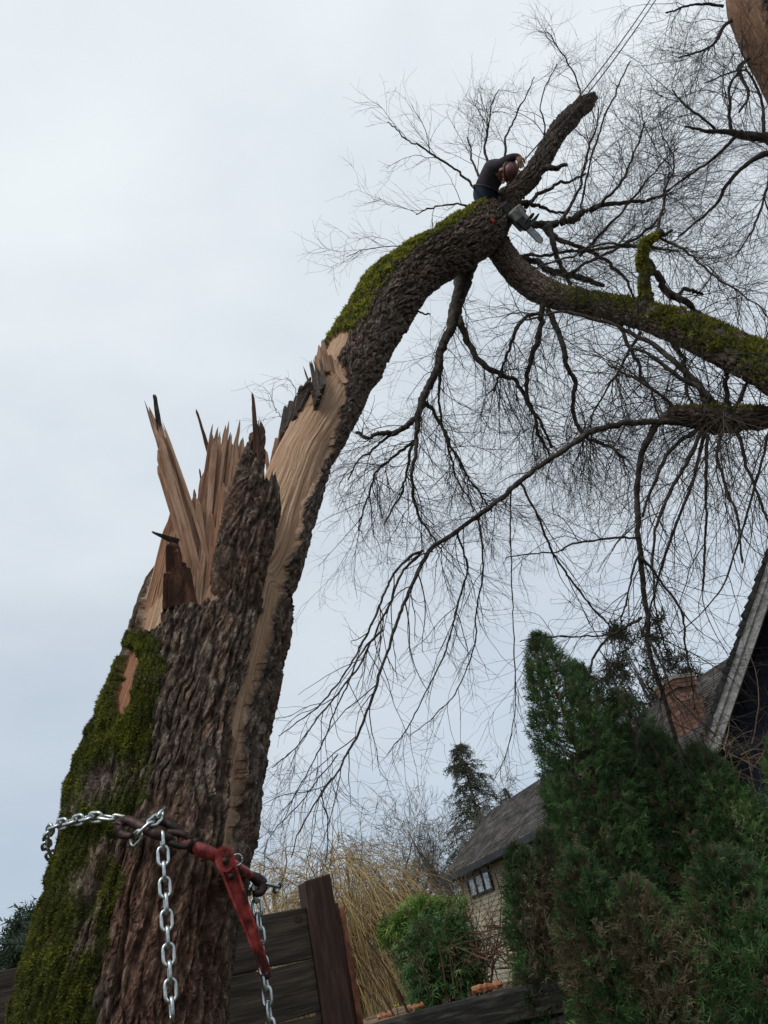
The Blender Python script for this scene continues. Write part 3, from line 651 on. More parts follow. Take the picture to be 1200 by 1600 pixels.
br([(652, 655, 7.5, 5), (648, 690, 7.5, 4), (610, 720, 7.4, 3), (575, 770, 7.3, 2.2), (560, 830, 7.3, 1.5)], 5)
br([(665, 628, 7.5, 5), (682, 650, 7.5, 4), (708, 700, 7.4, 3), (735, 750, 7.4, 2.5), (768, 800, 7.4, 1.8)], 6)
br([(690, 560, 7.7, 4), (684, 620, 7.6, 3), (690, 670, 7.5, 2.6), (715, 740, 7.5, 2), (740, 800, 7.5, 1.5)], 7)
br([(645, 690, 7.45, 3.5), (625, 760, 7.35, 2.5), (600, 820, 7.3, 1.6)], 8)
foliate(rt, tw, mains, 150, (.35, 1.0), 1250, (.18, .55), 2900, (.08, .28), g1=.10, g2=.03, curl=.12)
# limbs that fan out to the right of the crotch
m2 = mains; mains = []
br([(795, 335, 8.4, 12), (822, 348, 8.3, 10), (860, 353, 8.3, 9), (892, 343, 8.3, 8), (925, 328, 8.3, 7), (960, 321, 8.3, 5), (1005, 318, 8.3, 4), (1050, 300, 8.3, 2.5)], 11)
br([(812, 320, 8.4, 6), (832, 322, 8.4, 4.5), (850, 326, 8.4, 3.5), (885, 332, 8.4, 2.5)], 12)
br([(790, 372, 8.3, 9), (802, 398, 8.2, 7), (822, 410, 8.2, 7), (850, 418, 8.2, 7), (880, 432, 8.2, 7), (915, 442, 8.1, 6), (945, 446, 8.1, 4)], 13)
br([(858, 350, 8.3, 7), (868, 385, 8.2, 6), (878, 420, 8.2, 4.5), (905, 465, 8.1, 3)], 14)
br([(850, 355, 8.3, 6), (900, 380, 8.2, 5), (940, 400, 8.2, 4), (980, 440, 8.1, 3), (990, 470, 8.1, 2)], 15)
br([(800, 405, 8.2, 4), (830, 400, 8.2, 3.5), (905, 392, 8.1, 3), (990, 388, 8.0, 3), (1060, 392, 8, 2)], 16)
br([(930, 328, 8.3, 4), (960, 300, 8.3, 3), (985, 250, 8.3, 2.2), (1010, 190, 8.3, 1.6)], 17)
br([(880, 345, 8.3, 4), (905, 300, 8.4, 3), (915, 240, 8.4, 2), (935, 170, 8.4, 1.5)], 18)
br([(905, 400, 8.2, 4), (955, 345, 8.2, 3), (1000, 290, 8.2, 2), (1060, 230, 8.2, 1.5)], 19)
br([(880, 432, 8.1, 4), (935, 400, 8.0, 3.2), (1000, 365, 8, 3), (1040, 330, 8, 2)], 20)
foliate(rt, tw, mains, 150, (.4, 1.1), 1000, (.25, .7), 2600, (.1, .35), g1=-.01, g2=.0, curl=.09, amin=.3, amax=1.0)
# the upright stump of a side limb with its moss cap and sprouts
m3 = mains; mains = []
dS = br([(1000, 492, 6.75, 13), (1007, 462, 6.75, 12), (1010, 430, 6.75, 11), (1006, 402, 6.75, 11), (1010, 382, 6.75, 10), (1026, 370, 6.75, 8), (1036, 364, 6.75, 4)], 22, sides=14)
br([(1010, 400, 6.75, 6), (1022, 428, 6.8, 7), (1032, 455, 6.8, 8), (1052, 468, 6.8, 7), (1080, 482, 6.8, 6), (1112, 506, 6.6, 6), (1160, 540, 6.4, 4)], 23, sides=12)
br([(1050, 466, 6.8, 4), (1075, 458, 6.8, 4), (1098, 462, 6.8, 3)], 24)
br([(1030, 368, 6.75, 4), (1036, 345, 6.75, 3), (1045, 300, 6.8, 2.4), (1056, 262, 6.8, 1.8), (1030, 190, 6.9, 1.2)], 25)
br([(1030, 368, 6.75, 4), (1050, 360, 6.7, 3.2)], 26, keep=False)
br([(1030, 372, 6.75, 3), (1080, 400, 6.6, 2.5), (1150, 455, 6.4, 2), (1215, 505, 6.2, 1.6)], 27)
br([(1020, 385, 6.75, 3), (960, 380, 6.9, 2.6), (900, 398, 7.1, 2.2), (830, 420, 7.3, 1.8)], 28)
foliate(rt, tw, mains, 60, (.4, 1.0), 420, (.2, .6), 900, (.1, .3), g1=.0, g2=.0, curl=.08)
sV = np.concatenate([dS[:, :3]]); cap = limb('mossy_cap', [(1003, 470, 6.7, 10), (1008, 430, 6.69, 10), (1004, 402, 6.69, 10.5), (1010, 381, 6.69, 9.5), (1028, 369, 6.7, 7)], tree, M['trunk'], 16, 60, .004, 77)[0]
cap.data.attributes.new('moss', 'FLOAT', 'POINT').data.foreach_set('value', np.ones(len(cap.data.vertices), np.float32))
cv2 = np.array([v_.co for v_ in cap.data.vertices]); cq = np.array([list(p.vertices) for p in cap.data.polygons if len(p.vertices) == 4])
cn = np.array([v_.normal for v_ in cap.data.vertices]); mossy(rng, cv2, cq, np.ones(len(cv2)), cn, 5000, .026, M['mossy'], 'moss', tree, 6)
# branches hanging below the mossy limb
mains = []
br([(850, 478, 7.55, 7), (843, 520, 7.5, 6), (832, 565, 7.5, 5), (828, 620, 7.45, 4), (842, 662, 7.4, 3), (860, 720, 7.4, 2)], 31)
br([(855, 482, 7.5, 7), (868, 530, 7.45, 6), (880, 565, 7.4, 5.5), (895, 600, 7.4, 5), (898, 645, 7.4, 4.5), (912, 682, 7.4, 4), (935, 692, 7.4, 4), (978, 716, 7.4, 2.5)], 32)
br([(845, 490, 7.5, 4), (820, 500, 7.4, 4), (790, 560, 7.3, 3), (770, 610, 7.3, 2)], 33)
br([(960, 495, 7.0, 5), (975, 540, 6.9, 4), (1000, 600, 6.9, 3), (1030, 650, 6.8, 2)], 34)
br([(1050, 530, 6.5, 5), (1066, 570, 6.5, 5), (1070, 610, 6.5, 4), (1085, 650, 6.4, 4)], 35)
br([(1000, 520, 6.8, 4), (980, 570, 6.8, 3), (930, 640, 6.8, 2), (900, 720, 6.8, 1.4)], 36)
br([(1130, 560, 6.1, 5), (1140, 610, 6.1, 5), (1145, 645, 6.1, 6)], 37)
foliate(rt, tw, mains, 190, (.4, 1.1), 1300, (.2, .65), 2800, (.1, .3), g1=.10, g2=.03, curl=.12)
# twigs that stand up from the leaning trunk
mains = []
br([(742, 292, 8.5, 2.6), (715, 262, 8.5, 2.4), (680, 240, 8.4, 2), (640, 222, 8.4, 1.6), (606, 190, 8.4, 1.0)], 41)
br([(730, 362, 8.2, 2.2), (690, 372, 8.1, 1.6), (640, 378, 8.0, 1.2), (585, 388, 7.9, .9), (540, 402, 7.8, .7)], 42)
br([(775, 285, 8.9, 3.5), (760, 230, 9, 2.5), (765, 180, 9.1, 1.6), (780, 140, 9.1, 1)], 43)
br([(800, 290, 8.9, 3.5), (790, 230, 9, 2.5), (815, 180, 9.1, 1.6), (835, 120, 9.1, 1)], 44)
br([(760, 300, 8.9, 3), (735, 250, 9, 2), (730, 215, 9.1, 1.3)], 45)
br([(830, 280, 8.9, 3), (850, 220, 9, 2), (845, 160, 9, 1.3), (870, 100, 9, 1)], 46)
br([(745, 320, 8.6, 2.5), (700, 318, 8.6, 1.8), (650, 335, 8.6, 1.2)], 47)
br([(915, 165, 8.9, 2), (890, 100, 8.9, 1.5), (855, 50, 8.9, 1)], 48)
br([(845, 262, 8.6, 5), (868, 258, 8.6, 6), (886, 257, 8.6, 4)], 49, keep=False)
br([(985, 95, 8.6, 1.5), (945, 180, 8.5, 2), (915, 265, 8.4, 2.2), (905, 345, 8.4, 2.5)], 50)
br([(822, 322, 8.4, 5), (838, 305, 8.5, 4), (880, 285, 8.5, 3), (915, 270, 8.5, 2)], 51)
foliate(rt, tw, mains, 64, (.3, .8), 460, (.15, .5), 850, (.08, .25), g1=-.03, g2=-.01, curl=.08, amin=.3, amax=.9)
# short sprouts beside the tear
br([(470, 640, 5.2, 1), (445, 590, 5.2, .6)], 53); br([(450, 660, 5.2, 1), (425, 612, 5.3, .6)], 54)
foliate(rt, tw, mains[-2:], 8, (.15, .3), 40, (.08, .2), 0, (0, 0), curl=.1, rmin=.0012)
br([(640, 488, 6.2, 2.5), (672, 491, 6.2, 1.5)], 55, keep=False)
tw.build('twigs', M['twig'], tree)

# ------------------------------------------------------------------ neighbouring willow, trunk off to the right
wl = empty('willow_tree', (9.0, 3.5, 0), 'weeping willow reaching in from the right edge with long drooping branches', 'tree')
rw = np.random.default_rng(33); tw2 = TW(); mains = []
def bw(pts, seed, keep=True, sides=9, wob=.004, mat=None):
    o, d = limb('branch', pts, wl, mat, sides, None, wob, seed)
    if keep: mains.append(d)
    return d
p_end = A(1330, 662, 6.2); hub = np.array([6.2, 4.2, 4.0])
tk = np.array([[6.9, 4.4, -.1, .5], [6.8, 4.4, 1.2, .42], [6.5, 4.3, 2.8, .38], [6.2, 4.2, 4.0, .36], [5.9, 4.3, 5.2, .33], [5.5, 4.5, 6.6, .30], [*A(1330, 330, 8.4), .27], [*A(1225, 130, 8.8), .26], [*A(1165, 20, 9.0), .22], [*A(1145, -30, 9.1), .12]])
wC, wR, wL, wth, wN, wT = gencyl(tk, .004, 90, .8)
wu = wth[None] * wR[:, None]; wv = np.repeat(wL[:, None], len(wth), 1)
jg = 1.6 * (fbm(wth[None] * 3 + 0 * wv, wv * 3.5, oct=4, seed=9) - .45)
wwood = ((wth[None] < .75 + 1.2 * jg) & (wv > wL[-1] - 2.6)).astype(float)
wd = bark_disp(wu, wv, .05, .10, .04, 61) * (1 - wwood) + wwood * (.04 * (fbm(wu / .03, wv / .6, oct=3, seed=63) - .5) - .03)
wV = (wC[:, None] + (wR[:, None] + wd)[..., None] * wN).reshape(-1, 3); wz = np.zeros(len(wV))
obj('trunk', mesh('trunk', wV, [grid_faces(len(wC), len(wth))], {'wood': wwood.ravel() * (.25 + .3 * (fbm(wu.ravel() / .1, wv.ravel() / .5, oct=3, seed=77) > .45)), 'moss': wz, 'red': wz + .5, 'brown': wwood.ravel() * .3}, True, np.stack([wu, wv], -1).reshape(-1, 2)), M['trunk'], wl)
# lower mossy limb
nlb = np.array([[*hub, .20], [*A(1330, 660, 6.0), 20 * 6 / F], [*A(1250, 655, 5.95), 17 * 6 / F], [*A(1190, 653, 5.9), 16 * 5.9 / F], [*A(1140, 656, 5.9), 18 * 5.9 / F], [*A(1110, 655, 5.9), 20 * 5.9 / F], [*A(1075, 648, 5.9), 13 * 5.9 / F], [*A(1045, 645, 5.9), 10 * 5.9 / F]])
nC, nR, nL, nth, nN, nT = gencyl(nlb, .0026, 70, .8)
nu = nth[None] * nR[:, None]; nv = np.repeat(nL[:, None], len(nth), 1); nP0 = nC[:, None] + nR[:, None, None] * nN
nm_ = sstep(-.1, .4, nN[..., 2] + .8 * (fbm(nP0[..., 0] * 8, nP0[..., 1] * 8, nP0[..., 2] * 8, 3, 7) - .4))
nd = bark_disp(nu, nv, .035, .07, .025, 71) + .06 * (fbm(nP0[..., 0] * 9, nP0[..., 1] * 9, nP0[..., 2] * 9, 3, 8) - .45)
nV = (nC[:, None] + (nR[:, None] + nd)[..., None] * nN).reshape(-1, 3); nq = grid_faces(len(nC), len(nth)); nz = np.zeros(len(nV))
nV2, ncap = with_cap(nV, len(nC), len(nth), nq, nC[-1]); e0 = lambda a_: np.concatenate([a_, [0]])
obj('limb', mesh('limb', nV2, [nq, ncap], {'wood': e0(nz), 'moss': e0(nm_.ravel() * .8), 'red': e0(nz), 'brown': e0(nz)}, True, np.concatenate([np.stack([nu, nv], -1).reshape(-1, 2), [[0, 0]]])), M['trunk'], wl)
mossy(rng, nV, nq, nm_.ravel(), nN.reshape(-1, 3), 16000, .024, M['limbmoss'], 'moss', wl, 9)
# the long arching branch that sweeps down to the left
a1 = bw([(1120, 668, 5.9, 9), (1085, 664, 5.9, 8), (1000, 660, 5.8, 7), (955, 664, 5.8, 6.5), (915, 680, 5.75, 6.2), (870, 708, 5.7, 6), (830, 738, 5.65, 6), (790, 770, 5.6, 5.6), (740, 808, 5.5, 5.2), (700, 835, 5.45, 5), (662, 860, 5.4, 4.6), (640, 900, 5.3, 4), (618, 945, 5.2, 3.6), (598, 1000, 5.1, 3.2), (580, 1060, 5, 3), (558, 1120, 4.9, 2.8), (530, 1180, 4.8, 2.4), (500, 1235, 4.7, 2), (468, 1290, 4.6, 1.6), (455, 1340, 4.5, 1.1)], 61)
bw([(662, 860, 5.4, 3), (640, 872, 5.4, 3), (612, 900, 5.3, 2.7), (596, 940, 5.2, 2.5), (575, 985, 5.15, 2.3), (545, 1040, 5.1, 2), (505, 1090, 5, 1.7), (465, 1125, 4.9, 1.3), (435, 1150, 4.8, .8)], 62)
bw([(658, 864, 5.4, 3), (632, 885, 5.4, 2.8), (605, 945, 5.3, 2.6), (585, 990, 5.25, 2.3), (560, 1040, 5.2, 2.1), (515, 1100, 5.1, 1.9), (470, 1160, 5, 1.5), (425, 1200, 4.9, 1)], 63)
bw([(598, 985, 5.1, 2.4), (560, 1030, 5.1, 2.1), (540, 1080, 5, 1.8), (515, 1140, 5, 1.5), (480, 1210, 4.9, 1.2), (440, 1290, 4.8, .9)], 64)
bw([(500, 1235, 4.7, 1.6), (512, 1290, 4.7, 1.2), (514, 1330, 4.7, .9), (500, 1365, 4.7, .6)], 65)
bw([(530, 1180, 4.8, 1.6), (480, 1245, 4.7, 1.2), (430, 1300, 4.6, 1), (410, 1335, 4.6, .6)], 66)
bw([(710, 828, 5.5, 2.6), (728, 880, 5.5, 2.4), (715, 930, 5.5, 2.2), (700, 990, 5.5, 1.9), (675, 1060, 5.4, 1.6), (645, 1130, 5.4, 1.3), (605, 1180, 5.4, .9)], 67)
bw([(745, 805, 5.5, 2.4), (755, 850, 5.5, 2.2), (758, 900, 5.5, 2), (750, 970, 5.5, 1.7), (730, 1050, 5.4, 1.4), (690, 1110, 5.4, 1.1), (640, 1150, 5.4, .8)], 68)
bw([(812, 752, 5.6, 2.8), (835, 800, 5.6, 2.6), (862, 860, 5.7, 2.4), (900, 915, 5.8, 2.2), (930, 955, 5.8, 2), (962, 988, 5.9, 1.6)], 69)
bw([(800, 765, 5.6, 1.8), (800, 850, 5.6, 1.5), (804, 950, 5.6, 1.3), (805, 1050, 5.6, 1.2), (798, 1150, 5.6, 1), (770, 1222, 5.6, .7)], 70)
m_low = list(mains)
foliate(rw, tw2, mains, 120, (.3, .8), 420, (.12, .42), 300, (.06, .18), g1=.10, g2=-.02, curl=.11, rmin=.0013, amin=.3, amax=.9)
# branches falling straight down from the limb
mains = []
bw([(1045, 646, 5.9, 8), (1022, 668, 5.85, 7.5), (1006, 700, 5.8, 7), (998, 740, 5.8, 6.5), (997, 800, 5.75, 6), (1000, 870, 5.7, 5.6), (1003, 950, 5.7, 5.2), (1006, 1010, 5.7, 5), (1022, 1060, 5.7, 5), (1040, 1110, 5.7, 4.6), (1058, 1160, 5.7, 4.2), (1085, 1205, 5.7, 3)], 71, mat=None)
bw([(1095, 666, 5.9, 5), (1055, 695, 5.85, 4.2), (1030, 735, 5.8, 3.8), (1014, 780, 5.8, 3.2), (1004, 808, 5.8, 2.8)], 72)
bw([(1098, 672, 5.85, 5), (1075, 720, 5.8, 4), (1045, 775, 5.75, 3.6), (1028, 820, 5.7, 3.2), (1020, 890, 5.7, 2.4), (1024, 960, 5.7, 1.8), (1048, 1040, 5.7, 1.4)], 73)
bw([(1102, 675, 5.85, 4.4), (1085, 740, 5.8, 3.6), (1062, 800, 5.8, 3.2), (1040, 870, 5.8, 2.8), (1020, 940, 5.8, 2.2), (1000, 1000, 5.8, 1.6)], 74)
bw([(1106, 678, 5.8, 4), (1102, 740, 5.8, 3.2), (1100, 830, 5.8, 2.6), (1098, 920, 5.8, 2.4)], 75)
bw([(998, 840, 5.72, 3), (960, 841, 5.7, 2.6), (900, 850, 5.7, 2.2), (860, 864, 5.7, 1.8), (790, 872, 5.7, 1.2)], 76)
bw([(1003, 965, 5.7, 3.6), (980, 974, 5.7, 3.2), (955, 990, 5.7, 3), (935, 1010, 5.7, 2.6), (922, 1035, 5.7, 2.2), (918, 1065, 5.7, 1.8)], 77)
bw([(958, 988, 5.7, 2), (900, 995, 5.7, 1.8), (845, 998, 5.7, 1.4), (812, 1003, 5.7, 1)], 78)
bw([(1000, 870, 5.7, 3), (1030, 905, 5.7, 2.8), (1060, 950, 5.7, 2.6), (1072, 1000, 5.7, 2.2), (1080, 1050, 5.7, 1.8), (1085, 1110, 5.7, 1.3)], 79)
bw([(1000, 860, 5.7, 2.6), (985, 910, 5.7, 2.2), (972, 960, 5.7, 1.8), (966, 1040, 5.7, 1.2)], 80)
bw([(1130, 670, 5.8, 4), (1120, 720, 5.7, 3), (1150, 800, 5.6, 2.6), (1160, 880, 5.6, 2)], 81)
bw([(1150, 668, 5.8, 4), (1170, 730, 5.7, 3), (1195, 800, 5.6, 2.4), (1240, 870, 5.6, 2)], 82)
bw([(1200, 672, 5.8, 3), (1180, 760, 5.7, 2.6), (1150, 850, 5.6, 2.2), (1120, 930, 5.6, 1.6), (1060, 990, 5.6, 1)], 83)
bw([(1006, 990, 5.7, 2.4), (1030, 1040, 5.65, 2.2), (1060, 1090, 5.6, 1.8), (1120, 1150, 5.5, 1.4)], 84)
foliate(rw, tw2, mains, 110, (.4, 1.1), 480, (.2, .6), 500, (.08, .25), g1=.12, g2=.0, curl=.12, rmin=.0014)
mains = []
bw([(1105, 640, 5.9, 8), (1095, 610, 6.0, 7), (1060, 575, 6.1, 6), (1010, 535, 6.3, 5), (950, 505, 6.5, 4), (880, 490, 6.7, 3), (820, 500, 6.9, 2)], 85)
bw([(1120, 640, 5.9, 7), (1100, 610, 5.9, 6), (1060, 590, 6, 5), (1020, 560, 6.1, 4), (985, 545, 6.2, 2.6)], 86)
bw([(1110, 645, 5.9, 6), (1060, 640, 5.9, 4), (1010, 600, 5.9, 3), (950, 570, 6, 2)], 87)
bw([(1150, 640, 5.9, 5), (1170, 600, 5.9, 4), (1185, 560, 6.0, 3), (1200, 520, 6.1, 2)], 88)
foliate(rw, tw2, mains, 90, (.4, 1.2), 420, (.2, .6), 600, (.08, .25), g1=.10, g2=.02, curl=.12, rmin=.0014)
# dense curtain under the limb at the right edge
mains = [nlb[[1, 2, 3, 4, 5]]]
foliate(rw, tw2, mains, 60, (.9, 2.2), 620, (.25, .7), 700, (.08, .25), g1=.16, g2=.04, curl=.10, rmin=.0014, lo=.0)
# upper crown at the top right
mains = []
bw([(1345, 330, 8.3, 22), (1280, 255, 8.3, 16), (1225, 222, 8.3, 12), (1195, 213, 8.3, 11), (1165, 212, 8.3, 9), (1140, 206, 8.3, 6), (1110, 206, 8.3, 4), (1070, 198, 8.3, 2)], 91)
bw([(1330, 310, 8.3, 18), (1265, 262, 8.2, 10), (1210, 238, 8.2, 7), (1192, 240, 8.2, 6), (1170, 255, 8.2, 4.5), (1140, 285, 8.2, 4), (1115, 320, 8.2, 3), (1060, 370, 8.2, 2)], 92)
bw([(1142, 206, 8.3, 4), (1140, 170, 8.3, 3.4), (1145, 130, 8.3, 3), (1165, 95, 8.3, 2.4)], 93)
bw([(1170, 90, 8.9, 4), (1155, 105, 8.9, 4), (1168, 145, 8.7, 3), (1155, 175, 8.5, 2.6)], 94)
bw([(1160, 20, 9, 5), (1130, 42, 9, 4), (1110, 72, 8.9, 2.6), (1060, 90, 8.9, 1.6)], 95)
bw([(1160, 205, 8.3, 4), (1110, 250, 8.3, 3), (1090, 265, 8.3, 2.4), (1040, 300, 8.3, 1.6)], 96)
bw([(1120, 205, 8.3, 3), (1080, 170, 8.3, 2.4), (1050, 140, 8.4, 1.6)], 97)
bw([(1195, 213, 8.3, 4), (1190, 160, 8.4, 3), (1160, 110, 8.5, 2), (1100, 130, 8.6, 1.4)], 98)
bw([(1205, 240, 8.2, 4), (1200, 300, 8.1, 3), (1180, 360, 8, 2), (1150, 400, 8, 1.2)], 99)
bw([(1130, 10, 9, 3), (1090, 5, 9, 2.5), (1040, 20, 9, 1.6)], 100)
foliate(rw, tw2, mains, 150, (.4, 1.0), 1300, (.2, .6), 2600, (.1, .3), g1=.02, g2=.0, curl=.09, amin=.3, amax=1.0)
tw2.build('twigs', M['twig'], wl)

# ------------------------------------------------------------------ chain and load binder round the trunk
def stadium_link(pitch=.037, w=.0125, r=.0048):
    # inner length = pitch, centre-line half length and half width
    hl, hw_ = pitch / 2 + r - w + r * .0, w
    pts = []
    for k in range(9): a = -np.pi / 2 + np.pi * k / 8; pts.append((hl + hw_ * math.cos(a), hw_ * math.sin(a), 0))
    for k in range(9): a = np.pi / 2 + np.pi * k / 8; pts.append((-hl + hw_ * math.cos(a), hw_ * math.sin(a), 0))
    P = np.array(pts); n = len(P); T = nrm(np.roll(P, -1, 0) - np.roll(P, 1, 0)); B = np.array([0, 0, 1.]); Nn = np.cross(T, np.broadcast_to(B, T.shape)); V_ = []; s_ = 8
    for k in range(s_):
        a = 2 * np.pi * k / s_; V_.append(P + r * (math.cos(a) * Nn + math.sin(a) * B))
    V_ = np.stack(V_, 1).reshape(-1, 3); i = np.arange(n * s_).reshape(n, s_)
    q_ = np.stack([i, np.roll(i, -1, 1), np.roll(np.roll(i, -1, 1), -1, 0), np.roll(i, -1, 0)], -1).reshape(-1, 4)
    return mesh('chain_link', V_, [q_], smooth=True)
LINK = stadium_link(); LINK.materials.append(M['steel'])
rc = np.random.default_rng(3)
chain = empty('binding_chain', tuple(surf(215, 1295)), 'galvanised steel chain wrapped round the broken trunk with both ends hanging', 'chain')
PITCH_L = .037
def lay_links(path, ref_fn, start=0, twist=0.0, jitter=.06):
    path = np.asarray(path, float); L = np.concatenate([[0], np.cumsum(np.linalg.norm(np.diff(path, axis=0), axis=1))]); n = int(L[-1] / PITCH_L)
    for i in range(n):
        a, b = [(np.array([np.interp(x, L, path[:, j]) for j in range(3)])) for x in (i * PITCH_L, (i + 1) * PITCH_L)]
        c = (a + b) / 2; X = nrm(b - a); n0 = ref_fn(c); n0 = nrm(n0 - (n0 @ X) * X); side = np.cross(n0, X)
        ang = (math.pi / 2) * ((i + start) % 2) + twist + jitter * rc.normal()
        Zv = n0 * math.cos(ang) + side * math.sin(ang); Yv = np.cross(Zv, X)
        o = bpy.data.objects.new('link', LINK); col.objects.link(o); o.parent = chain; o.matrix_parent_inverse = Matrix.Translation(chain.location).inverted()
        o.matrix_basis = Matrix(((X[0], Yv[0], Zv[0], c[0]), (X[1], Yv[1], Zv[1], c[1]), (X[2], Yv[2], Zv[2], c[2]), (0, 0, 0, 1)))
tocam = lambda c: nrm(CAM - c)
def ring_pt(row, th, off):
    e1 = nrm((CAM - tC[row]) - ((CAM - tC[row]) @ tT[row]) * tT[row]); e2 = np.cross(tT[row], e1)
    return tC[row] + (tR[row] + off) * (math.cos(th) * e1 + math.sin(th) * e2)
pL = surf(112, 1286, .02); pR = surf(400, 1375, .02)
rowL = int(np.argmin(np.abs(((pL - tC) * tT).sum(1)))); rowR = int(np.argmin(np.abs(((pR - tC) * tT).sum(1))))
back = []
for t in np.linspace(0, 1, 40):
    th = -1.15 + t * (-(2 * math.pi - 1.15 - 1.55)); row = int(round(rowL + (rowR - rowL) * t)); back.append(ring_pt(row, th, .026 + .012 * math.exp(-t * 9)))
front = [surf(198, 1284, .05), surf(172, 1278, .05), surf(150, 1276, .05), surf(132, 1279, .05)]
radial = lambda c: nrm(c - tC[int(np.argmin(np.linalg.norm(tC - c, axis=1)))])
lay_links(front + back, radial, 0, .75)
def hang(px, py, off, bottom_py, start=0):
    p0 = surf(px, py, off); dz = np.linspace(0, 1.0, 60); pp = np.stack([np.full(60, p0[0]), np.full(60, p0[1]), p0[2] - dz], 1); _, yy, _ = proj(pp); return pp[yy < bottom_py]
lay_links(hang(253, 1302, .085, 1622), tocam, 1, .12); lay_links(hang(398, 1386, .02, 1680), tocam, 1, -.35)
knot = [surf(207, 1316, .05), surf(222, 1300, .085), surf(240, 1284, .09), surf(256, 1267, .06), surf(268, 1272, .04)]
lay_links(knot, tocam, 0, .5)
lay_links([surf(398, 1388, .06), surf(412, 1380, .06), surf(430, 1384, .05), surf(436, 1390, .0)], tocam, 0, .2)

binder = empty('load_binder', tuple(surf(300, 1320)), 'red lever load binder with dark hooks tightening the chain round the trunk', 'load binder')
def rod(name, pts, rad, mat, parent, sides=14, n=40):
    P = spline(np.asarray(pts, float), n); r_ = np.interp(np.linspace(0, 1, n), np.linspace(0, 1, len(rad)), rad) if np.ndim(rad) else np.full(n, rad)
    V_, q_, t_ = tubes(P, r_, sides, True); return obj(name, mesh(name, V_, [q_, t_], smooth=True), mat, parent)
S_ = surf
# left grab hook: a fat bent bar
rod('grab_hook', [S_(268, 1311, .07), S_(245, 1303, .08), S_(222, 1292, .075), S_(198, 1282, .06), S_(184, 1290, .055), S_(190, 1303, .06), S_(206, 1306, .065)], [.011, .014, .015, .014, .013, .012, .007], M['blacksteel'], binder)
rod('hook_arm', [S_(218, 1284, .06), S_(250, 1283, .06), S_(272, 1292, .06), S_(284, 1306, .062)], [.008, .011, .012, .011], M['blacksteel'], binder)
rod('hook_eye', [S_(262, 1300, .075), S_(285, 1303, .078), S_(297, 1312, .078), S_(290, 1322, .078), S_(270, 1318, .075), S_(258, 1308, .075), S_(262, 1300, .075)], .0085, M['blacksteel'], binder)
rod('link_bolt', [S_(288, 1313, .07), S_(300, 1320, .072), S_(306, 1322, .072), S_(310, 1325, .072), S_(330, 1334, .072), S_(350, 1343, .07)], [.010, .013, .019, .016, .015, .017], M['red'], binder)
rod('collar', [S_(303, 1320, .071), S_(307, 1323, .072)], [.021, .021], M['blacksteel'], binder)
rod('link_bolt', [S_(362, 1350, .066), S_(376, 1359, .062), S_(392, 1368, .058), S_(400, 1374, .055)], [.014, .014, .013, .010], M['red'], binder)
rod('grab_hook', [S_(392, 1368, .06), S_(402, 1374, .065), S_(411, 1382, .06), S_(406, 1394, .055), S_(396, 1396, .055)], [.012, .017, .016, .013, .008], M['blacksteel'], binder)
# lever: two cheeks at the head and a tapering channel-section handle
hA, hB = S_(349, 1336, .095), A(417, 1521, proj(S_(370, 1450, 0))[2] - .15)
ax_ = nrm(hB - hA); vd_ = nrm((hA + hB) / 2 - CAM); sd2 = nrm(np.cross(ax_, vd_)); dp = np.cross(sd2, ax_)
mb = MB()
def taperbar(mb, o0, o1, w0, w1, t0, t1, off0, off1):
    Vv = []
    for c, ww, tt, of in ((hA + ax_ * o0, w0, t0, off0), (hA + ax_ * o1, w1, t1, off1)):
        c = c + sd2 * of[0] + dp * of[1]; Vv += [c - sd2 * ww - dp * tt, c + sd2 * ww - dp * tt, c + sd2 * ww + dp * tt, c - sd2 * ww + dp * tt]
    mb.hexa(np.array(Vv))
Lh = np.linalg.norm(hB - hA)
taperbar(mb, .03, Lh, .020, .009, .004, .003, (0, 0), (0, 0))                       # web
taperbar(mb, .0, Lh, .004, .0025, .017, .010, (-.020, 0), (-.0095, 0)); taperbar(mb, .0, Lh, .004, .0025, .017, .010, (.020, 0), (.0095, 0))   # flanges
handle = mb.build('lever_handle', M['red'], binder, bevel=.002)
mb = MB(); k = np.arange(18) * 2 * np.pi / 18
for sgn in (-1, 1):
    c = hA + ax_ * .01 + sd2 * .0; disc = lambda z: c + (np.cos(k)[:, None] * ax_ * .030 + np.sin(k)[:, None] * sd2 * .026) + dp * z
    V_ = np.concatenate([disc(sgn * .012 - .004), disc(sgn * .012 + .004), [c + dp * (sgn * .012 - .004)], [c + dp * (sgn * .012 + .004)]]); i = np.arange(18); j = (i + 1) % 18
    mb.add(V_, np.stack([i, j, j + 18, i + 18], 1), np.concatenate([np.stack([j, i, np.full(18, 36)], 1), np.stack([i + 18, j + 18, np.full(18, 37)], 1)]))
obj('lever_head', mesh('lever_head', np.concatenate(mb.V), [np.concatenate(mb.Q), np.concatenate(mb.T)]), M['red'], binder)
for o_, of in ((.012, 0), (.055, -.002)):
    c = hA + ax_ * o_; rod('pivot_pin', [c - dp * .024, c, c + dp * .024], .0085, M['blacksteel'], binder, 12, 6)
c = hA + ax_ * .025 + sd2 * .028; rod('cotter_ring', [c + .014 * (math.cos(a) * sd2 + math.sin(a) * ax_) - dp * .01 for a in np.linspace(0, 2 * np.pi, 13)], .0022, M['steel'], binder, 6, 30)
c = hB; rod('handle_tip', [c - ax_ * .004, c + ax_ * .012], [.0095, .008], M['blacksteel'], binder, 10, 4)

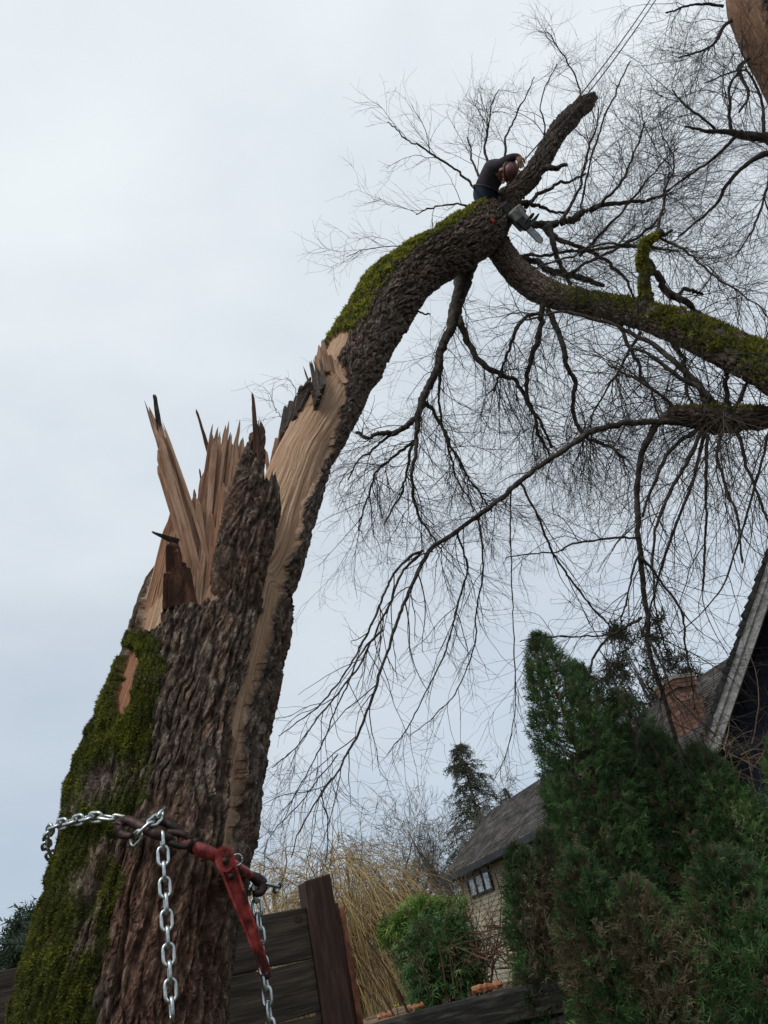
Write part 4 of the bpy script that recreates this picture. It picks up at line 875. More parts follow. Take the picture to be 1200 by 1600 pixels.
# ------------------------------------------------------------------ fence behind the tree
fdir = ray(3083, 873); fdir = nrm([fdir[0], fdir[1], 0]); fnorm = nrm(np.cross(fdir, [0, 0, 1.])); zup = np.array([0, 0, 1.])   # fnorm points towards the camera
if fnorm @ (CAM - at(480, 1450, 3.6)) < 0: fnorm = -fnorm
fence = empty('timber_fence', tuple(at(480, 1450, 3.6) * [1, 1, 0]), 'dark horizontal board fence with tall post behind the broken trunk', 'fence')
ptop = at(490, 1372, 3.6); pz = ptop[2]
def post(name, c, hw_, hd, top, mat, parent, slope=0):
    mb = MB(); b = np.array([c[0], c[1], -.3]); Vv = boxv([c[0], c[1], (top - .3) / 2], fdir * hw_, fnorm * hd, zup * (top + .3) / 2)
    Vv[[4, 7], 2] -= slope; mb.hexa(Vv); return mb.build(name, mat, parent, bevel=.006)
post('post', ptop, .062, .055, pz, M['post'], fence, .012)
ztop = at(440, 1427, 3.6 - .05)[2]; bh = .190; gap = .005
rf = np.random.default_rng(5)
for i in range(9):
    zc_ = ztop - bh / 2 - i * (bh + gap)
    if zc_ < -.1: break
    n = 14; mb = MB(); xs = np.linspace(-2.6, .0, n); wav = .003 * rf.normal(size=(n, 2)); Vv = []
    base = ptop * [1, 1, 0] - fdir * .064 + fnorm * (.02 + .006 * rf.normal())
    for k in range(n):
        c = base + fdir * xs[k] + zup * zc_
        for (dz, dn, w_) in ((-1, 1, 0), (1, 1, 1), (1, -1, 1), (-1, -1, 0)): Vv.append(c + zup * (dz * bh / 2 + wav[k, w_] + .004 * rf.normal() * 0) + fnorm * dn * .018)
    ix = np.arange(n * 4).reshape(n, 4); qq = np.stack([ix[:-1], np.roll(ix, -1, 1)[:-1], np.roll(ix, -1, 1)[1:], ix[1:]], -1).reshape(-1, 4); qq = np.concatenate([qq, [ix[0][::-1], ix[-1]]])
    bd = obj('board', mesh('board', np.array(Vv), [qq]), M['fence'], fence); bv = bd.modifiers.new('bevel', 'BEVEL'); bv.width = .003; bv.limit_method = 'ANGLE'
    if i == 0:   # the knot in the top board
        c = at(457, 1441, 3.6); c = c - fnorm * ((c - (base + fnorm * .018)) @ fnorm) + fnorm * .0; V_, q_, t_ = tubes(np.array([c - fnorm * .004, c + fnorm * .0025]), np.array([.020, .017]), 14, True); V_ = c + (V_ - c) * np.array([1, 1, .8])
        obj('knot', mesh('knot', V_, [q_, t_]), M['post'], bd)
rp = empty('rusty_post', tuple(at(518, 1500, 3.85) * [1, 1, 0]), 'narrow rust brown post just right of the dark fence post', 'post')
rtop = at(512, 1414, 3.85); mb = MB()
mb.box([rtop[0], rtop[1], (rtop[2] - .3) / 2], fdir * .050, fnorm * .006, zup * (rtop[2] + .3) / 2).build('web', M['post'], rp, bevel=.002)
mb = MB(); c = rtop + fdir * .056 - fnorm * 0; mb.box([c[0], c[1], (rtop[2] - .3) / 2 - .012], fdir * .006, fnorm * .045, zup * (rtop[2] + .276) / 2).build('flange', M['rust'], rp, bevel=.002)

# ------------------------------------------------------------------ timber retaining wall and the bank behind it
wa, wb_ = at(545, 1593, 6.0), at(820, 1527, 5.4)
wd_ = nrm((wb_ - wa) * [1, 1, 0]); wn = np.cross(wd_, zup); wn = wn if wn @ (CAM - wa) > 0 else -wn
wall = empty('retaining_wall', tuple(wa * [1, 1, 0]), 'low wall of old blackened timbers below the brush and cedars', 'wall')
rg_ = np.random.default_rng(9); Lw = np.linalg.norm((wb_ - wa)[:2]) * 2.6; zt = (wa[2] + wb_[2]) / 2 - .055
for i in range(7):
    hgt = .165; n = 90; xs = np.linspace(-1.8 + .2 * rg_.random(), Lw, n); Vv = []; off = .03 * rg_.normal()
    sag = lambda k_, f_: .045 * (fbm(xs * f_, xs * 0 + i * 7 + k_, oct=4, seed=i + 10 * k_) - .47)
    a1_, a2_, a3_, a4_ = sag(0, 1.6), sag(1, 1.6), sag(2, 2.5), sag(3, 9.)
    prof = [(-.075, -1, a2_), (.060, -1, a2_), (.078, -.82, a2_ + a4_ * .3), (.080, .78, a1_ + a4_ * .3), (.058, 1, a1_), (-.075, 1, a1_)]
    for k in range(n):
        c = wa * [1, 1, 0] + wd_ * xs[k] + zup * (zt - hgt * (i + .5) - .012 * i)
        for (dn, dz, sg) in prof: Vv.append(c + zup * (dz * hgt * .56 + sg[k]) + wn * (dn + off + a3_[k] + .4 * a4_[k]))
    ix = np.arange(n * 6).reshape(n, 6); qq = np.stack([ix[:-1], np.roll(ix, -1, 1)[:-1], np.roll(ix, -1, 1)[1:], ix[1:]], -1).reshape(-1, 4)
    obj('timber', mesh('timber', np.array(Vv), [qq]), M['timber'], wall)
def bank():
    nx, ny = 60, 40; Vv = []
    for j in range(ny):
        t = j / (ny - 1); d = .02 + t * 9
        for i in range(nx):
            x = -1.8 + (Lw + 6) * i / (nx - 1); p = wa * [1, 1, 0] + wd_ * x - wn * (d + .06)
            z = (zt - .07) * (1 - sstep(.35, 1., np.array(t))) + .10 * (fbm(np.array(x * 1.5), np.array(d * 1.5), oct=4, seed=4) - .45) * (1 - t) - .25 * sstep(.9, 1, np.array(t))
            Vv.append([p[0], p[1], -.1 if j == 0 else z])
    i = np.arange(nx * ny).reshape(ny, nx); q_ = np.stack([i[:-1, :-1], i[:-1, 1:], i[1:, 1:], i[1:, :-1]], -1).reshape(-1, 4)
    tag(obj('bank', mesh('bank', np.array(Vv), [q_], smooth=True), M['soil']), kind='structure')
bank()
# pieces of split wood and a yellow flower on the bank
def log(px0, py0, px1, py1, Y, hw_, label):
    a, b = at(px0, py0, Y), at(px1, py1, Y); r = hw_ * proj(a)[2] / F
    P = np.linspace(a, b, 12); V_, q_, t_ = tubes(P, r * (1 + .2 * rg_.normal(size=12)), 7, True)
    V_ = V_ + .25 * r * rg_.normal(size=V_.shape) * .5
    tag(obj('split_log', mesh('split_log', V_, [q_, t_]), M['chip']), label, 'log', 'pieces of split wood on the bank')
log(738, 1548, 784, 1537, 5.6, 5, 'orange brown split log on the wall beside the cedar')
log(640, 1576, 662, 1569, 5.7, 4, 'small brown piece of wood under the green bush')
log(590, 1590, 612, 1584, 5.95, 3, 'small brown wood chip at the left end of the wall')
fl = empty('yellow_flower', tuple(at(620, 1583, 5.85)), 'tiny bright yellow flower on the bank below the golden willow', 'flower')
c = at(620, 1575, 5.85); mb = MB()
for k in range(6):
    a = k * np.pi / 3; d = np.array([math.cos(a), math.sin(a), .9]) * .02; s_ = np.array([-math.sin(a), math.cos(a), 0]) * .009
    mb.add([c, c + d * .6 - s_, c + d * 1.1, c + d * .6 + s_], [(0, 1, 2, 3)])
mb.build('petals', M['yellow'], fl)
V_, q_, t_ = tubes(np.array([c, c - zup * .05, c - zup * .12]), np.array([.004, .003, .003]), 5, True); obj('stem', mesh('stem', V_, [q_, t_]), M['bush'], fl)

# ------------------------------------------------------------------ beige house with brick chimney
hv = ray(205, 1632); hl_ = nrm([hv[0], hv[1], 0]); hr = -hl_                # hr: along the wall towards the right (nearer)
hn = nrm(np.cross(hr, zup)); hn = hn if hn @ (CAM - at(690, 1375, 22)) > 0 else -hn
house = None
E0 = at(688, 1377, 23.0)
best = None
for run in np.linspace(1.5, 8, 66):
    for rise in np.linspace(.5, 7, 66):
        p = E0 - hn * run + zup * rise; x, y, _ = proj(p); e = math.hypot(x - 764, y - 1272)
        if best is None or e < best[0]: best = (e, run, rise)
RUN, RISE = best[1], best[2]; print('house roof', best, 'eave z', E0[2])
x_, L_ = None, 6.0
for l in np.linspace(4, 21, 200):
    if proj(E0 + hr * l)[0] < 1090: L_ = l
print('house length', L_, 'near', E0 + hr * L_)
house = empty('beige_house', tuple((E0 + hr * 2) * [1, 1, 0]), 'beige house with grey shingle roof and dark framed window behind the cedars', 'house')
OV = .45; W0 = E0 + hr * .35 - hn * OV; Hw = E0[2] - .10
mb = MB(); n = int(Hw / .11); Lw2 = L_ - .3
for i in range(n):
    z = Hw - .11 * (i + .5); c = W0 + hr * Lw2 / 2; c = np.array([c[0], c[1], z]); V_ = boxv(c, hr * Lw2 / 2, hn * .012, zup * .0545); V_[[0, 1, 2, 3]] += hn * .016; mb.hexa(V_, rf.random())
tag(mb.build('siding', M['siding'], house), kind='stuff')
mb = MB(); mb.box(np.array([*(W0 + hr * Lw2 / 2 - hn * (RUN - OV * .5))[:2], Hw / 2]), hr * Lw2 / 2, hn * (RUN - OV * .5 - .03), zup * Hw / 2)
g = W0 - hn * .03 + hr * .02; g2_ = g - hn * 2 * (RUN - OV); pk = (g + g2_) / 2
V_ = [np.array([*g[:2], Hw]), np.array([*g2_[:2], Hw]), np.array([*pk[:2], Hw + RISE * (RUN - OV) / RUN - .05])]; V_ = V_ + [p + hr * (Lw2 - .04) for p in V_]
mb.add(V_, [(0, 1, 4, 3)], [(0, 2, 1), (3, 4, 5)]); mb.build('wall', M['siding'], house)
mb = MB(); c = W0 + hr * .04 + hn * .02; mb.box([c[0], c[1], Hw / 2], hr * .05, hn * .03, zup * Hw / 2).build('corner_board', M['siding'], house)
# roof: overlapping courses on both slopes
mb = MB(); nc = 24; sl_ = np.array([0, 0, 0.])
for side in (0, 1):
    for i in range(nc):
        a, b = i / nc, (i + 1) / nc + .012
        for seg in range(12):
            s0, s1 = L_ * seg / 12, L_ * (seg + 1) / 12
            def pt(t, s, up): 
                q_ = E0 + zup * RISE * t + hr * s - hn * RUN * (t if side == 0 else 2 - t); return q_ + zup * up
            j = .006 * rf.normal(); V_ = [pt(a, s0, .00), pt(a, s1, .00), pt(b, s1, -.02), pt(b, s0, -.02), pt(a, s0, .045 + j), pt(a, s1, .045 + j), pt(b, s1, .012), pt(b, s0, .012)]
            mb.hexa(np.array(V_), rf.random())
roof = tag(mb.build('roof_shingles', M['roofA'], house), kind='stuff')
mb = MB(); mb.box(E0 + hr * L_ / 2 + hn * .02 - zup * .06, hr * L_ / 2, hn * .05, zup * .07).build('gutter', M['trimdark'], house)
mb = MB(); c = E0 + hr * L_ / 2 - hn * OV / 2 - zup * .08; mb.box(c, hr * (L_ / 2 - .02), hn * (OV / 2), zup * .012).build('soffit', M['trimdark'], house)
def rake(s, name):
    a = E0 + hr * s; b = a - hn * RUN + zup * RISE; mb = MB()
    V_ = [a - zup * .16, a + hr * .04 - zup * .16, b + hr * .04 - zup * .16, b - zup * .16, a + zup * .02, a + hr * .04 + zup * .02, b + hr * .04 + zup * .02, b + zup * .02]; mb.hexa(np.array(V_)); mb.build(name, M['trimdark'], house)
rake(-.045, 'bargeboard'); rake(L_ + .005, 'bargeboard')
# window: corners read off the wall plane
def on_wall(px, py, off=.03):
    d = ray(px, py); p0 = W0 + hn * off; t = ((p0 - CAM) @ hn) / (d @ hn); return CAM + d * t
wl_, wr_ = on_wall(733, 1385), on_wall(767, 1370); s0, s1 = (wl_ - W0) @ hr, (wr_ - W0) @ hr; zt_, zb_ = on_wall(748, 1357)[2], on_wall(753, 1396)[2]
win = empty('x', (0, 0, 0)); bpy.data.objects.remove(win)
def window(s0, s1, zb_, zt_):
    mb = MB(); o = W0 + hn * .04
    P_ = lambda s, z: np.array([*(o + hr * s)[:2], z]); fr = .06
    for s in (s0, s1): mb.box(P_(s, (zb_ + zt_) / 2), hr * fr / 2, hn * .04, zup * ((zt_ - zb_) / 2 + fr / 2))
    for z in (zb_, zt_): mb.box(P_((s0 + s1) / 2, z), hr * ((s1 - s0) / 2 - fr / 2), hn * .038, zup * fr / 2)
    wf_ = mb.build('window_frame', M['trimdark'], house)
    for k in (1, 2):
        mb = MB(); s = s0 + (s1 - s0) * k / 3; mb.box(P_(s, (zb_ + zt_) / 2), hr * .03, hn * .03, zup * ((zt_ - zb_) / 2 - fr / 2)).build('mullion', M['trimdark'], wf_)
    for k in range(3):
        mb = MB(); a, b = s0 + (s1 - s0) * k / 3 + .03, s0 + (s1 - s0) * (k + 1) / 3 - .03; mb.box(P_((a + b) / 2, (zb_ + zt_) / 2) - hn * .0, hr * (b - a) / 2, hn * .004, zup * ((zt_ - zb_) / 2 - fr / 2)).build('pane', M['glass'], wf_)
        mb = MB(); 
print('window', s0, s1, zb_, zt_)
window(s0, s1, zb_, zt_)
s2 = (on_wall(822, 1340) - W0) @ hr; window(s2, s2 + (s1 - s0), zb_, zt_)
# chimney of brick courses
cc = at(1072, 1105, 14.0)
for k in np.linspace(8, 24, 200):
    p = at(1078, 1122, k); t_ = ((E0 - p) @ hn) / RUN; zr = E0[2] + RISE * t_
    if t_ <= .8 and p[2] < zr + .15: cc = p; break
_, _, cz = proj(cc); chw = 22 * cz / F; ctop = at(1070, 1064, cc[1])[2]
print('chimney', cc, chw, ctop)
mb = MB(); mo = MB(); bhh = .075; z = cc[2] - 1.2; row = 0
mo.box([cc[0], cc[1], (ctop + z) / 2 - .02], hr * (chw - .012), hn * (chw * .8 - .012), zup * ((ctop - z) / 2))
while z < ctop:
    ext = .035 if z > ctop - .22 else 0; bl_ = .22
    for face, (dx, dn, half, dep) in enumerate(((hr, hn, chw + ext, chw * .8 + ext), (hr, -hn, chw + ext, chw * .8 + ext), (hn, hr, chw * .8 + ext, chw + ext), (hn, -hr, chw * .8 + ext, chw + ext))):
        x = -half + (bl_ / 2 if row % 2 else 0) * 0
        nb = max(2, int(2 * half / bl_)); w_ = 2 * half / nb
        for i in range(nb):
            c = cc * [1, 1, 0] + dx * (-half + w_ * (i + .5) + (.25 * w_ if row % 2 else -.0) * (0 < i < nb - 1)) + dn * (dep - .03) + zup * (z + bhh / 2)
            mb.box(c, dx * (w_ / 2 - .006), dn * .03, zup * (bhh / 2 - .005), rf.random())
    z += bhh; row += 1
ch = mo.build('chimney', M['mortar'], house); tag(mb.build('bricks', M['brick'], ch), kind='stuff')
mb = MB(); mb.box([cc[0], cc[1], ctop + .03], hr * (chw + .05), hn * (chw * .8 + .05), zup * .03).build('cap', M['mortar'], ch)

# ------------------------------------------------------------------ dark blue house at the right edge
Yh = 9.0; lo_ = at(1096, 1190, Yh); phi = math.radians(27); gn = -np.array([math.sin(phi), math.cos(phi), 0]); gx = np.array([math.cos(phi), -math.sin(phi), 0])
d_ = ray(1212, 855); pk_ = CAM + d_ * (((lo_ - CAM) @ gn) / (d_ @ gn))
gw = np.linalg.norm((pk_ - lo_)[:2]); gr = pk_[2] - lo_[2]
bh2 = empty('dark_house', tuple(pk_ * [1, 1, 0]), 'dark blue gabled house with white bargeboard at the right edge', 'house')
ext = 1.0; DEP = 6.0
lo2 = lo_ - nrm(pk_ - lo_) * .35; hi2 = pk_; far = pk_ + gx * gw * 1.1 - zup * gr * 1.1
sl1 = nrm(pk_ - lo_); sp1 = nrm(np.cross(gn, sl1)); sp1 = sp1 if sp1[2] > 0 else -sp1; sl2 = nrm(far - pk_); sp2 = nrm(np.cross(gn, sl2)); sp2 = sp2 if sp2[2] > 0 else -sp2
def slab(a, b, up, t0, t1, d0, d1):        # board along a->b, thickness along up, depth along -gn
    return np.array([a + up * t0 - gn * d0, b + up * t0 - gn * d0, b + up * t0 - gn * d1, a + up * t0 - gn * d1, a + up * t1 - gn * d0, b + up * t1 - gn * d0, b + up * t1 - gn * d1, a + up * t1 - gn * d1])
MB().hexa(slab(lo2, hi2, sp1, -.125, 0, 0, .035)).build('bargeboard', M['white'], bh2, bevel=.004)
MB().hexa(slab(lo2, hi2, sp1, -.035, .03, -.025, .0)).build('trim_strip', M['white'], bh2, bevel=.003)
MB().hexa(slab(hi2, far, sp2, -.125, 0, 0, .035)).build('bargeboard', M['white'], bh2, bevel=.004)
for (a, b, up) in ((lo2, hi2, sp1), (hi2, far, sp2)):
    mb = MB(); n = 26; ll2 = np.linalg.norm(b - a); e = nrm(b - a)
    dirn = e if e[2] > 0 else -e; st = a if e[2] > 0 else b
    for i in range(n):
        p0 = st + dirn * (ll2 * i / n); p1 = st + dirn * (ll2 * (i + 1) / n + .05)
        V_ = slab(p0, p1, up, .03, .06, -.05 + .012 * rf.normal(), DEP); V_[[4, 7]] += up * (.035 + .008 * rf.normal()); mb.hexa(V_, rf.random())
    tag(mb.build('roof_shingles', M['blackshingle'], bh2), kind='stuff')
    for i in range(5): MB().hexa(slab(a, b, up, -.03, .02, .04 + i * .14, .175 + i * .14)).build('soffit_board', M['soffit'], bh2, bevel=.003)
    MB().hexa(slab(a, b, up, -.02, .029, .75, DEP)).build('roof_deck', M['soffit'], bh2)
wz0 = lo_ + gx * .25 - gn * .72
mb = MB(); P3 = lambda s, z, d: np.array([*(pk_ + gx * s - gn * (.72 + d))[:2], z]); hw2 = gw - .25; zk = pk_[2] - gr * (hw2 / gw)
Vv = [P3(-hw2, 0, 0), P3(hw2, 0, 0), P3(hw2, zk - .05, 0), P3(0, pk_[2] - .05, 0), P3(-hw2, zk - .05, 0)]; Vv += [v_ - gn * (DEP - 1) for v_ in Vv]
mb.add(Vv, [(0, 1, 6, 5), (1, 2, 7, 6), (2, 3, 8, 7), (3, 4, 9, 8), (4, 0, 5, 9), (0, 4, 3, 1), (5, 6, 8, 9)], [(1, 3, 2), (6, 7, 8)]); mb.build('wall', M['navy'], bh2)
mb = MB(); nn_ = int(pk_[2] / .16)
for i in range(nn_):
    z = .16 * (i + .5); hw3 = min(hw2, (pk_[2] - .12 - z) * gw / gr)
    if hw3 < .1: break
    V_ = boxv(P3(0, z, -.01), gx * hw3, gn * .010, zup * .079); V_[[0, 1, 2, 3]] += gn * .012; bd = MB().hexa(V_).build('siding_board', M['navy'], bh2)
# porch beam
a, b = at(1160, 1170, Yh - .6), at(1225, 1140, Yh - .5); e = nrm(b - a); MB().box((a + b) / 2, e * np.linalg.norm(b - a) / 2 * 1.6, zup * .05, gn * .04).build('beam', M['soffit'], bh2, bevel=.004)

# ------------------------------------------------------------------ dark roof at the left edge
a, b = at(-60, 1548, 9.0), at(60, 1517, 9.0); e = nrm((b - a) * [1, 1, 0]); en = np.cross(e, zup); en = en if en @ (CAM - a) > 0 else -en
shed = empty('shed', tuple(a * [1, 1, 0]), 'dark shed with pale roof edge behind the trunk at lower left', 'shed')
zt2 = a[2]; a2 = a - e * 4; ln = 6.5
MB().box([*(a2 + e * ln / 2 - en * 1.5)[:2], (zt2 - .1) / 2], e * (ln / 2 - .05), en * 1.45, zup * (zt2 - .1) / 2).build('wall', M['bluegrey'], shed)
MB().box([*(a2 + e * ln / 2 - en * 1.5)[:2], zt2 - .06], e * ln / 2, en * 1.52, zup * .045).build('roof', M['bluegrey'], shed)
MB().box([*(a2 + e * ln / 2 + en * .03)[:2], zt2 - .008], e * ln / 2, en * .02, zup * .008).build('roof_edge', M['alu'], shed)

# ------------------------------------------------------------------ evergreen foliage
def spray_template(pairs=5, w=.078, spread=.42, seed=0):
    T = []; r = np.random.default_rng(seed)      # triangles in (x along, y across, z droop)
    def leaf(b, d, L, ww):
        b = np.array(b, float); d = np.array(d, float); d = d / np.linalg.norm(d); n = np.array([-d[1], d[0], 0.]); e = b + d * L; T.append([b - n * ww * .5, b + n * ww * .5 + d * L * .3, e])
    leaf((0, 0, 0), (1, .08 * r.normal(), 0), 1.0, w)
    for k in range(pairs):
        for s in (-1, 1):
            x = .12 + .72 * (k + .8 * (r.random() - .5)) / (pairs - 1); L = spread * (1 - .5 * abs(x - .4)) * (.55 + .9 * r.random())
            leaf((x, .03 * r.normal(), .04 * r.normal()), (.75 + .3 * r.normal(), s * (.55 + .3 * r.random()), -.12 + .3 * r.normal()), L, w * (.7 + .7 * r.random()))
    T = np.array(T); T[..., 2] -= .22 * T[..., 0]**2 + .3 * np.abs(T[..., 1])**2
    return T
SPR = [spray_template(6, .085, .40, k) for k in range(6)]; SPR3 = [spray_template(3, .11, .45, k + 20) for k in range(4)]
def scatter(name, P, D, Nn, L, tint, dead, mat, parent, tpl=None):
    tpl = SPR if tpl is None else tpl; X = nrm(D); Y_ = nrm(np.cross(Nn, X)); Z_ = np.cross(X, Y_); B = np.stack([X, Y_, Z_], 1); VV, tt, de = [], [], []; k = tpl[0].shape[0] * 3
    for j, tp in enumerate(tpl):
        ii = np.arange(j, len(P), len(tpl))
        if not len(ii): continue
        VV.append((np.einsum('tkc,ncd->ntkd', tp, B[ii]) * L[ii][:, None, None, None] + P[ii][:, None, None, :]).reshape(-1, 3)); tt.append(np.repeat(tint[ii], k)); de.append(np.repeat(dead[ii], k))
    V_ = np.concatenate(VV)
    return tag(obj(name, mesh(name, V_, [np.arange(len(V_)).reshape(-1, 3)], {'tint': np.concatenate(tt), 'dead': np.concatenate(de)}), mat, parent), kind='stuff')
def spire(rg, tip, rm, n, zlow=0.15, Lm=.15, seed=0, deadfn=None, lean=.0):
    H = tip[2] - zlow; t = 1 - np.sqrt(rg.random(n)) ; t = np.where(rg.random(n) < .5, rg.random(n), t)
    ph = rg.random(n) * 2 * np.pi
    lump = .8 * (fbm(np.cos(ph) * 2.6 + 9, np.sin(ph) * 2.6 + 9, t * H * .9, 2, seed) - .38) + .7 * (fbm(np.cos(ph) * 5 + 9, np.sin(ph) * 5 + 9, t * H * 3.2, 2, seed + 3) - .38)
    rr = rm * np.clip((1 - t)**.52, .02, 1) * (.55 + .45 * sstep(0, .18, t)) * (1 + 1.1 * lump)
    inner = rg.random(n) < .28; fr = np.where(inner, .45 + .4 * rg.random(n), .86 + .22 * rg.random(n))
    o = np.stack([np.cos(ph), np.sin(ph), 0 * ph], 1); P = np.array([tip[0], tip[1], zlow])[None] + o * (rr * fr)[:, None]; P[:, 2] += t * H
    D = nrm(o * (.75 + .4 * rg.random(n))[:, None] + np.array([0, 0, 1.]) * (.45 + .9 * t**3 + .5 * rg.normal(size=n))[:, None] + .45 * rg.normal(size=(n, 3)))
    Nn = nrm(np.cross(D, np.array([0, 0, 1.])) + .7 * rg.normal(size=(n, 3)))
    L = Lm * (.6 + .8 * rg.random(n)) * (1 - .35 * t)
    big = fbm(P[:, 0] * 2.5, P[:, 1] * 2.5, P[:, 2] * 2.5, 3, seed + 5); tint = np.clip(.42 + 1.5 * (big - .46) + .2 * rg.normal(size=n), 0, 1)
    dead = np.where(inner, .75 * (rg.random(n) < .7), (rg.random(n) < .05) * .8)
    if deadfn is not None: dead = np.maximum(dead, deadfn(P, rg) * (.5 + .5 * rg.random(n)))
    return P - D * (L * .45)[:, None], D, Nn, L, tint, dead
def deadpatch(cx, cy, rx, ry, k):
    def f(P, rg):
        x, y, _ = proj(P); n = fbm(P[:, 0] * 5, P[:, 1] * 5, P[:, 2] * 5, 3, 77)
        return (rg.random(len(P)) < k * np.exp(-((x - cx) / rx)**2 - ((y - cy) / ry)**2) * sstep(.3, .5, n)).astype(float)
    return f
def cedar(label, spires, seed, mat='cedar', Lm=.115, group='cedar trees in the hedge'):
    rg = np.random.default_rng(seed); b = at(spires[0][0], spires[0][1], spires[0][2]); root = empty('cedar_tree', (b[0], b[1], 0), label, 'tree', group); acc = []
    for (px, py, Y, rm, n, df) in spires:
        tip = at(px, py, Y); acc.append(spire(rg, tip, rm, n, .15, Lm, seed, df))
        P = np.stack([np.full(12, tip[0]), np.full(12, tip[1]), np.linspace(-.1, tip[2] - .15, 12)], 1); P[:, :2] += .02 * rg.normal(size=(12, 2))
        V_, q_, t_ = tubes(P, np.linspace(.07, .012, 12) * (.6 + rm * .4), 8, True); obj('trunk', mesh('trunk', V_, [q_, t_], smooth=True), M['browntwig'], root)
        tw = TW(); nb = int(n / 60); z = np.linspace(.3, tip[2] - .3, nb); a = rg.random(nb) * 6.28; S = np.stack([np.full(nb, tip[0]), np.full(nb, tip[1]), z], 1); D = np.stack([np.cos(a), np.sin(a), .5 + 0 * a], 1)
        Lb = rm * np.clip((1 - z / tip[2])**.7, .05, 1) * .8; Pb = grow(rg, S, D, Lb, 6, .12, -.03); tw.add(Pb, taper(np.full(nb, .008), 6, .3), 4); tw.build('twigs', M['browntwig'], root)
    scatter('foliage', *[np.concatenate([a[i] for a in acc]) for i in range(6)], M[mat], root)
    return root
dA = deadpatch(985, 1420, 90, 140, 1.8); dG = deadpatch(845, 1450, 34, 120, 1.2)
cedar('tallest dark green cedar with twin tips beside the beige house', [(838, 992, 6.4, .60, 12000, dG), (896, 1036, 6.7, .50, 7000, dG)], 1)
cedar('broad cedar with a large browned patch in the middle of the hedge', [(962, 1078, 6.7, .52, 7000, dA), (1012, 1140, 6.3, .52, 8000, dA)], 2)
cedar('small dark pointed cedar in front of the brick chimney', [(1086, 1165, 6.2, .50, 7500, None)], 3)
cedar('cedar cut off by the right edge of the picture', [(1212, 1150, 5.7, .55, 6000, None)], 4)
dE = deadpatch(1005, 1510, 80, 120, 1.8)
cedar('low pale green cedar at the lower right corner', [(1112, 1330, 4.9, .62, 9000, dE), (1180, 1420, 4.6, .5, 4500, None)], 5)
cedar('small low cedar with blue green tips at the left end of the hedge', [(806, 1322, 5.5, .36, 5500, dG), (850, 1300, 5.6, .36, 5000, dG)], 6)
cedar('low browned cedar in front of the timber wall at lower centre right', [(895, 1330, 5.1, .46, 6500, deadpatch(880, 1500, 60, 120, 1.0)), (985, 1375, 4.9, .46, 6000, dE)], 7)
def bush(name, label, cat, cpx, cpy, Y, rx, rz, n, mat, Lm, seed, low=1.0):
    rg = np.random.default_rng(seed); c = at(cpx, cpy, Y); root = empty(name, (c[0], c[1], 0), label, cat)
    d = nrm(rg.normal(size=(n, 3))); d[:, 2] = np.where(d[:, 2] < -.3 * low, -d[:, 2], d[:, 2]); lump = fbm(d[:, 0] * 2.4 + 5, d[:, 1] * 2.4 + 5, d[:, 2] * 2.4 + 5, 3, seed) - .45
    fr = np.where(rg.random(n) < .3, .4 + .45 * rg.random(n), .85 + .2 * rg.random(n)) * (1 + 2.2 * lump)
    P = c + d * np.array([rx, rx, rz]) * fr[:, None]; D = nrm(d * [1, 1, .6] + .45 * rg.normal(size=(n, 3))); Nn = nrm(np.array([0, 0, 1.]) + .6 * rg.normal(size=(n, 3)))
    L = Lm * (.6 + .8 * rg.random(n)); tint = np.clip(.5 + 1.2 * (fbm(P[:, 0] * 3, P[:, 1] * 3, P[:, 2] * 3, 3, seed) - .46) + .2 * rg.normal(size=n), 0, 1)
    scatter('foliage', P, D, Nn, L, tint, (rg.random(n) < .04) * .8, M[mat], root)
    nb = 26; S = np.tile([c[0], c[1], .2], (nb, 1)) + .1 * rg.normal(size=(nb, 3)) * [1, 1, 0]; dd = nrm(rg.normal(size=(nb, 3)) * [1, 1, .3] * (rx / max(c[2], .5)) + [0, 0, 1]); tw = TW(); tw.add(grow(rg, S, dd, np.full(nb, c[2] + rz * .3), 8, .08, 0), taper(np.full(nb, .022), 8, .2), 5); tw.build('stems', M['browntwig'], root)
    return root
bush('juniper_bush', 'bright green feathery bush below the beige house', 'bush', 662, 1450, 8.2, .27, .12, 2200, 'bush', .14, 12)
bush('evergreen_shrub', 'dark low evergreen shrub on the bank beneath the bright green bush', 'bush', 696, 1530, 7.2, .22, .34, 1800, 'cedar', .13, 13)

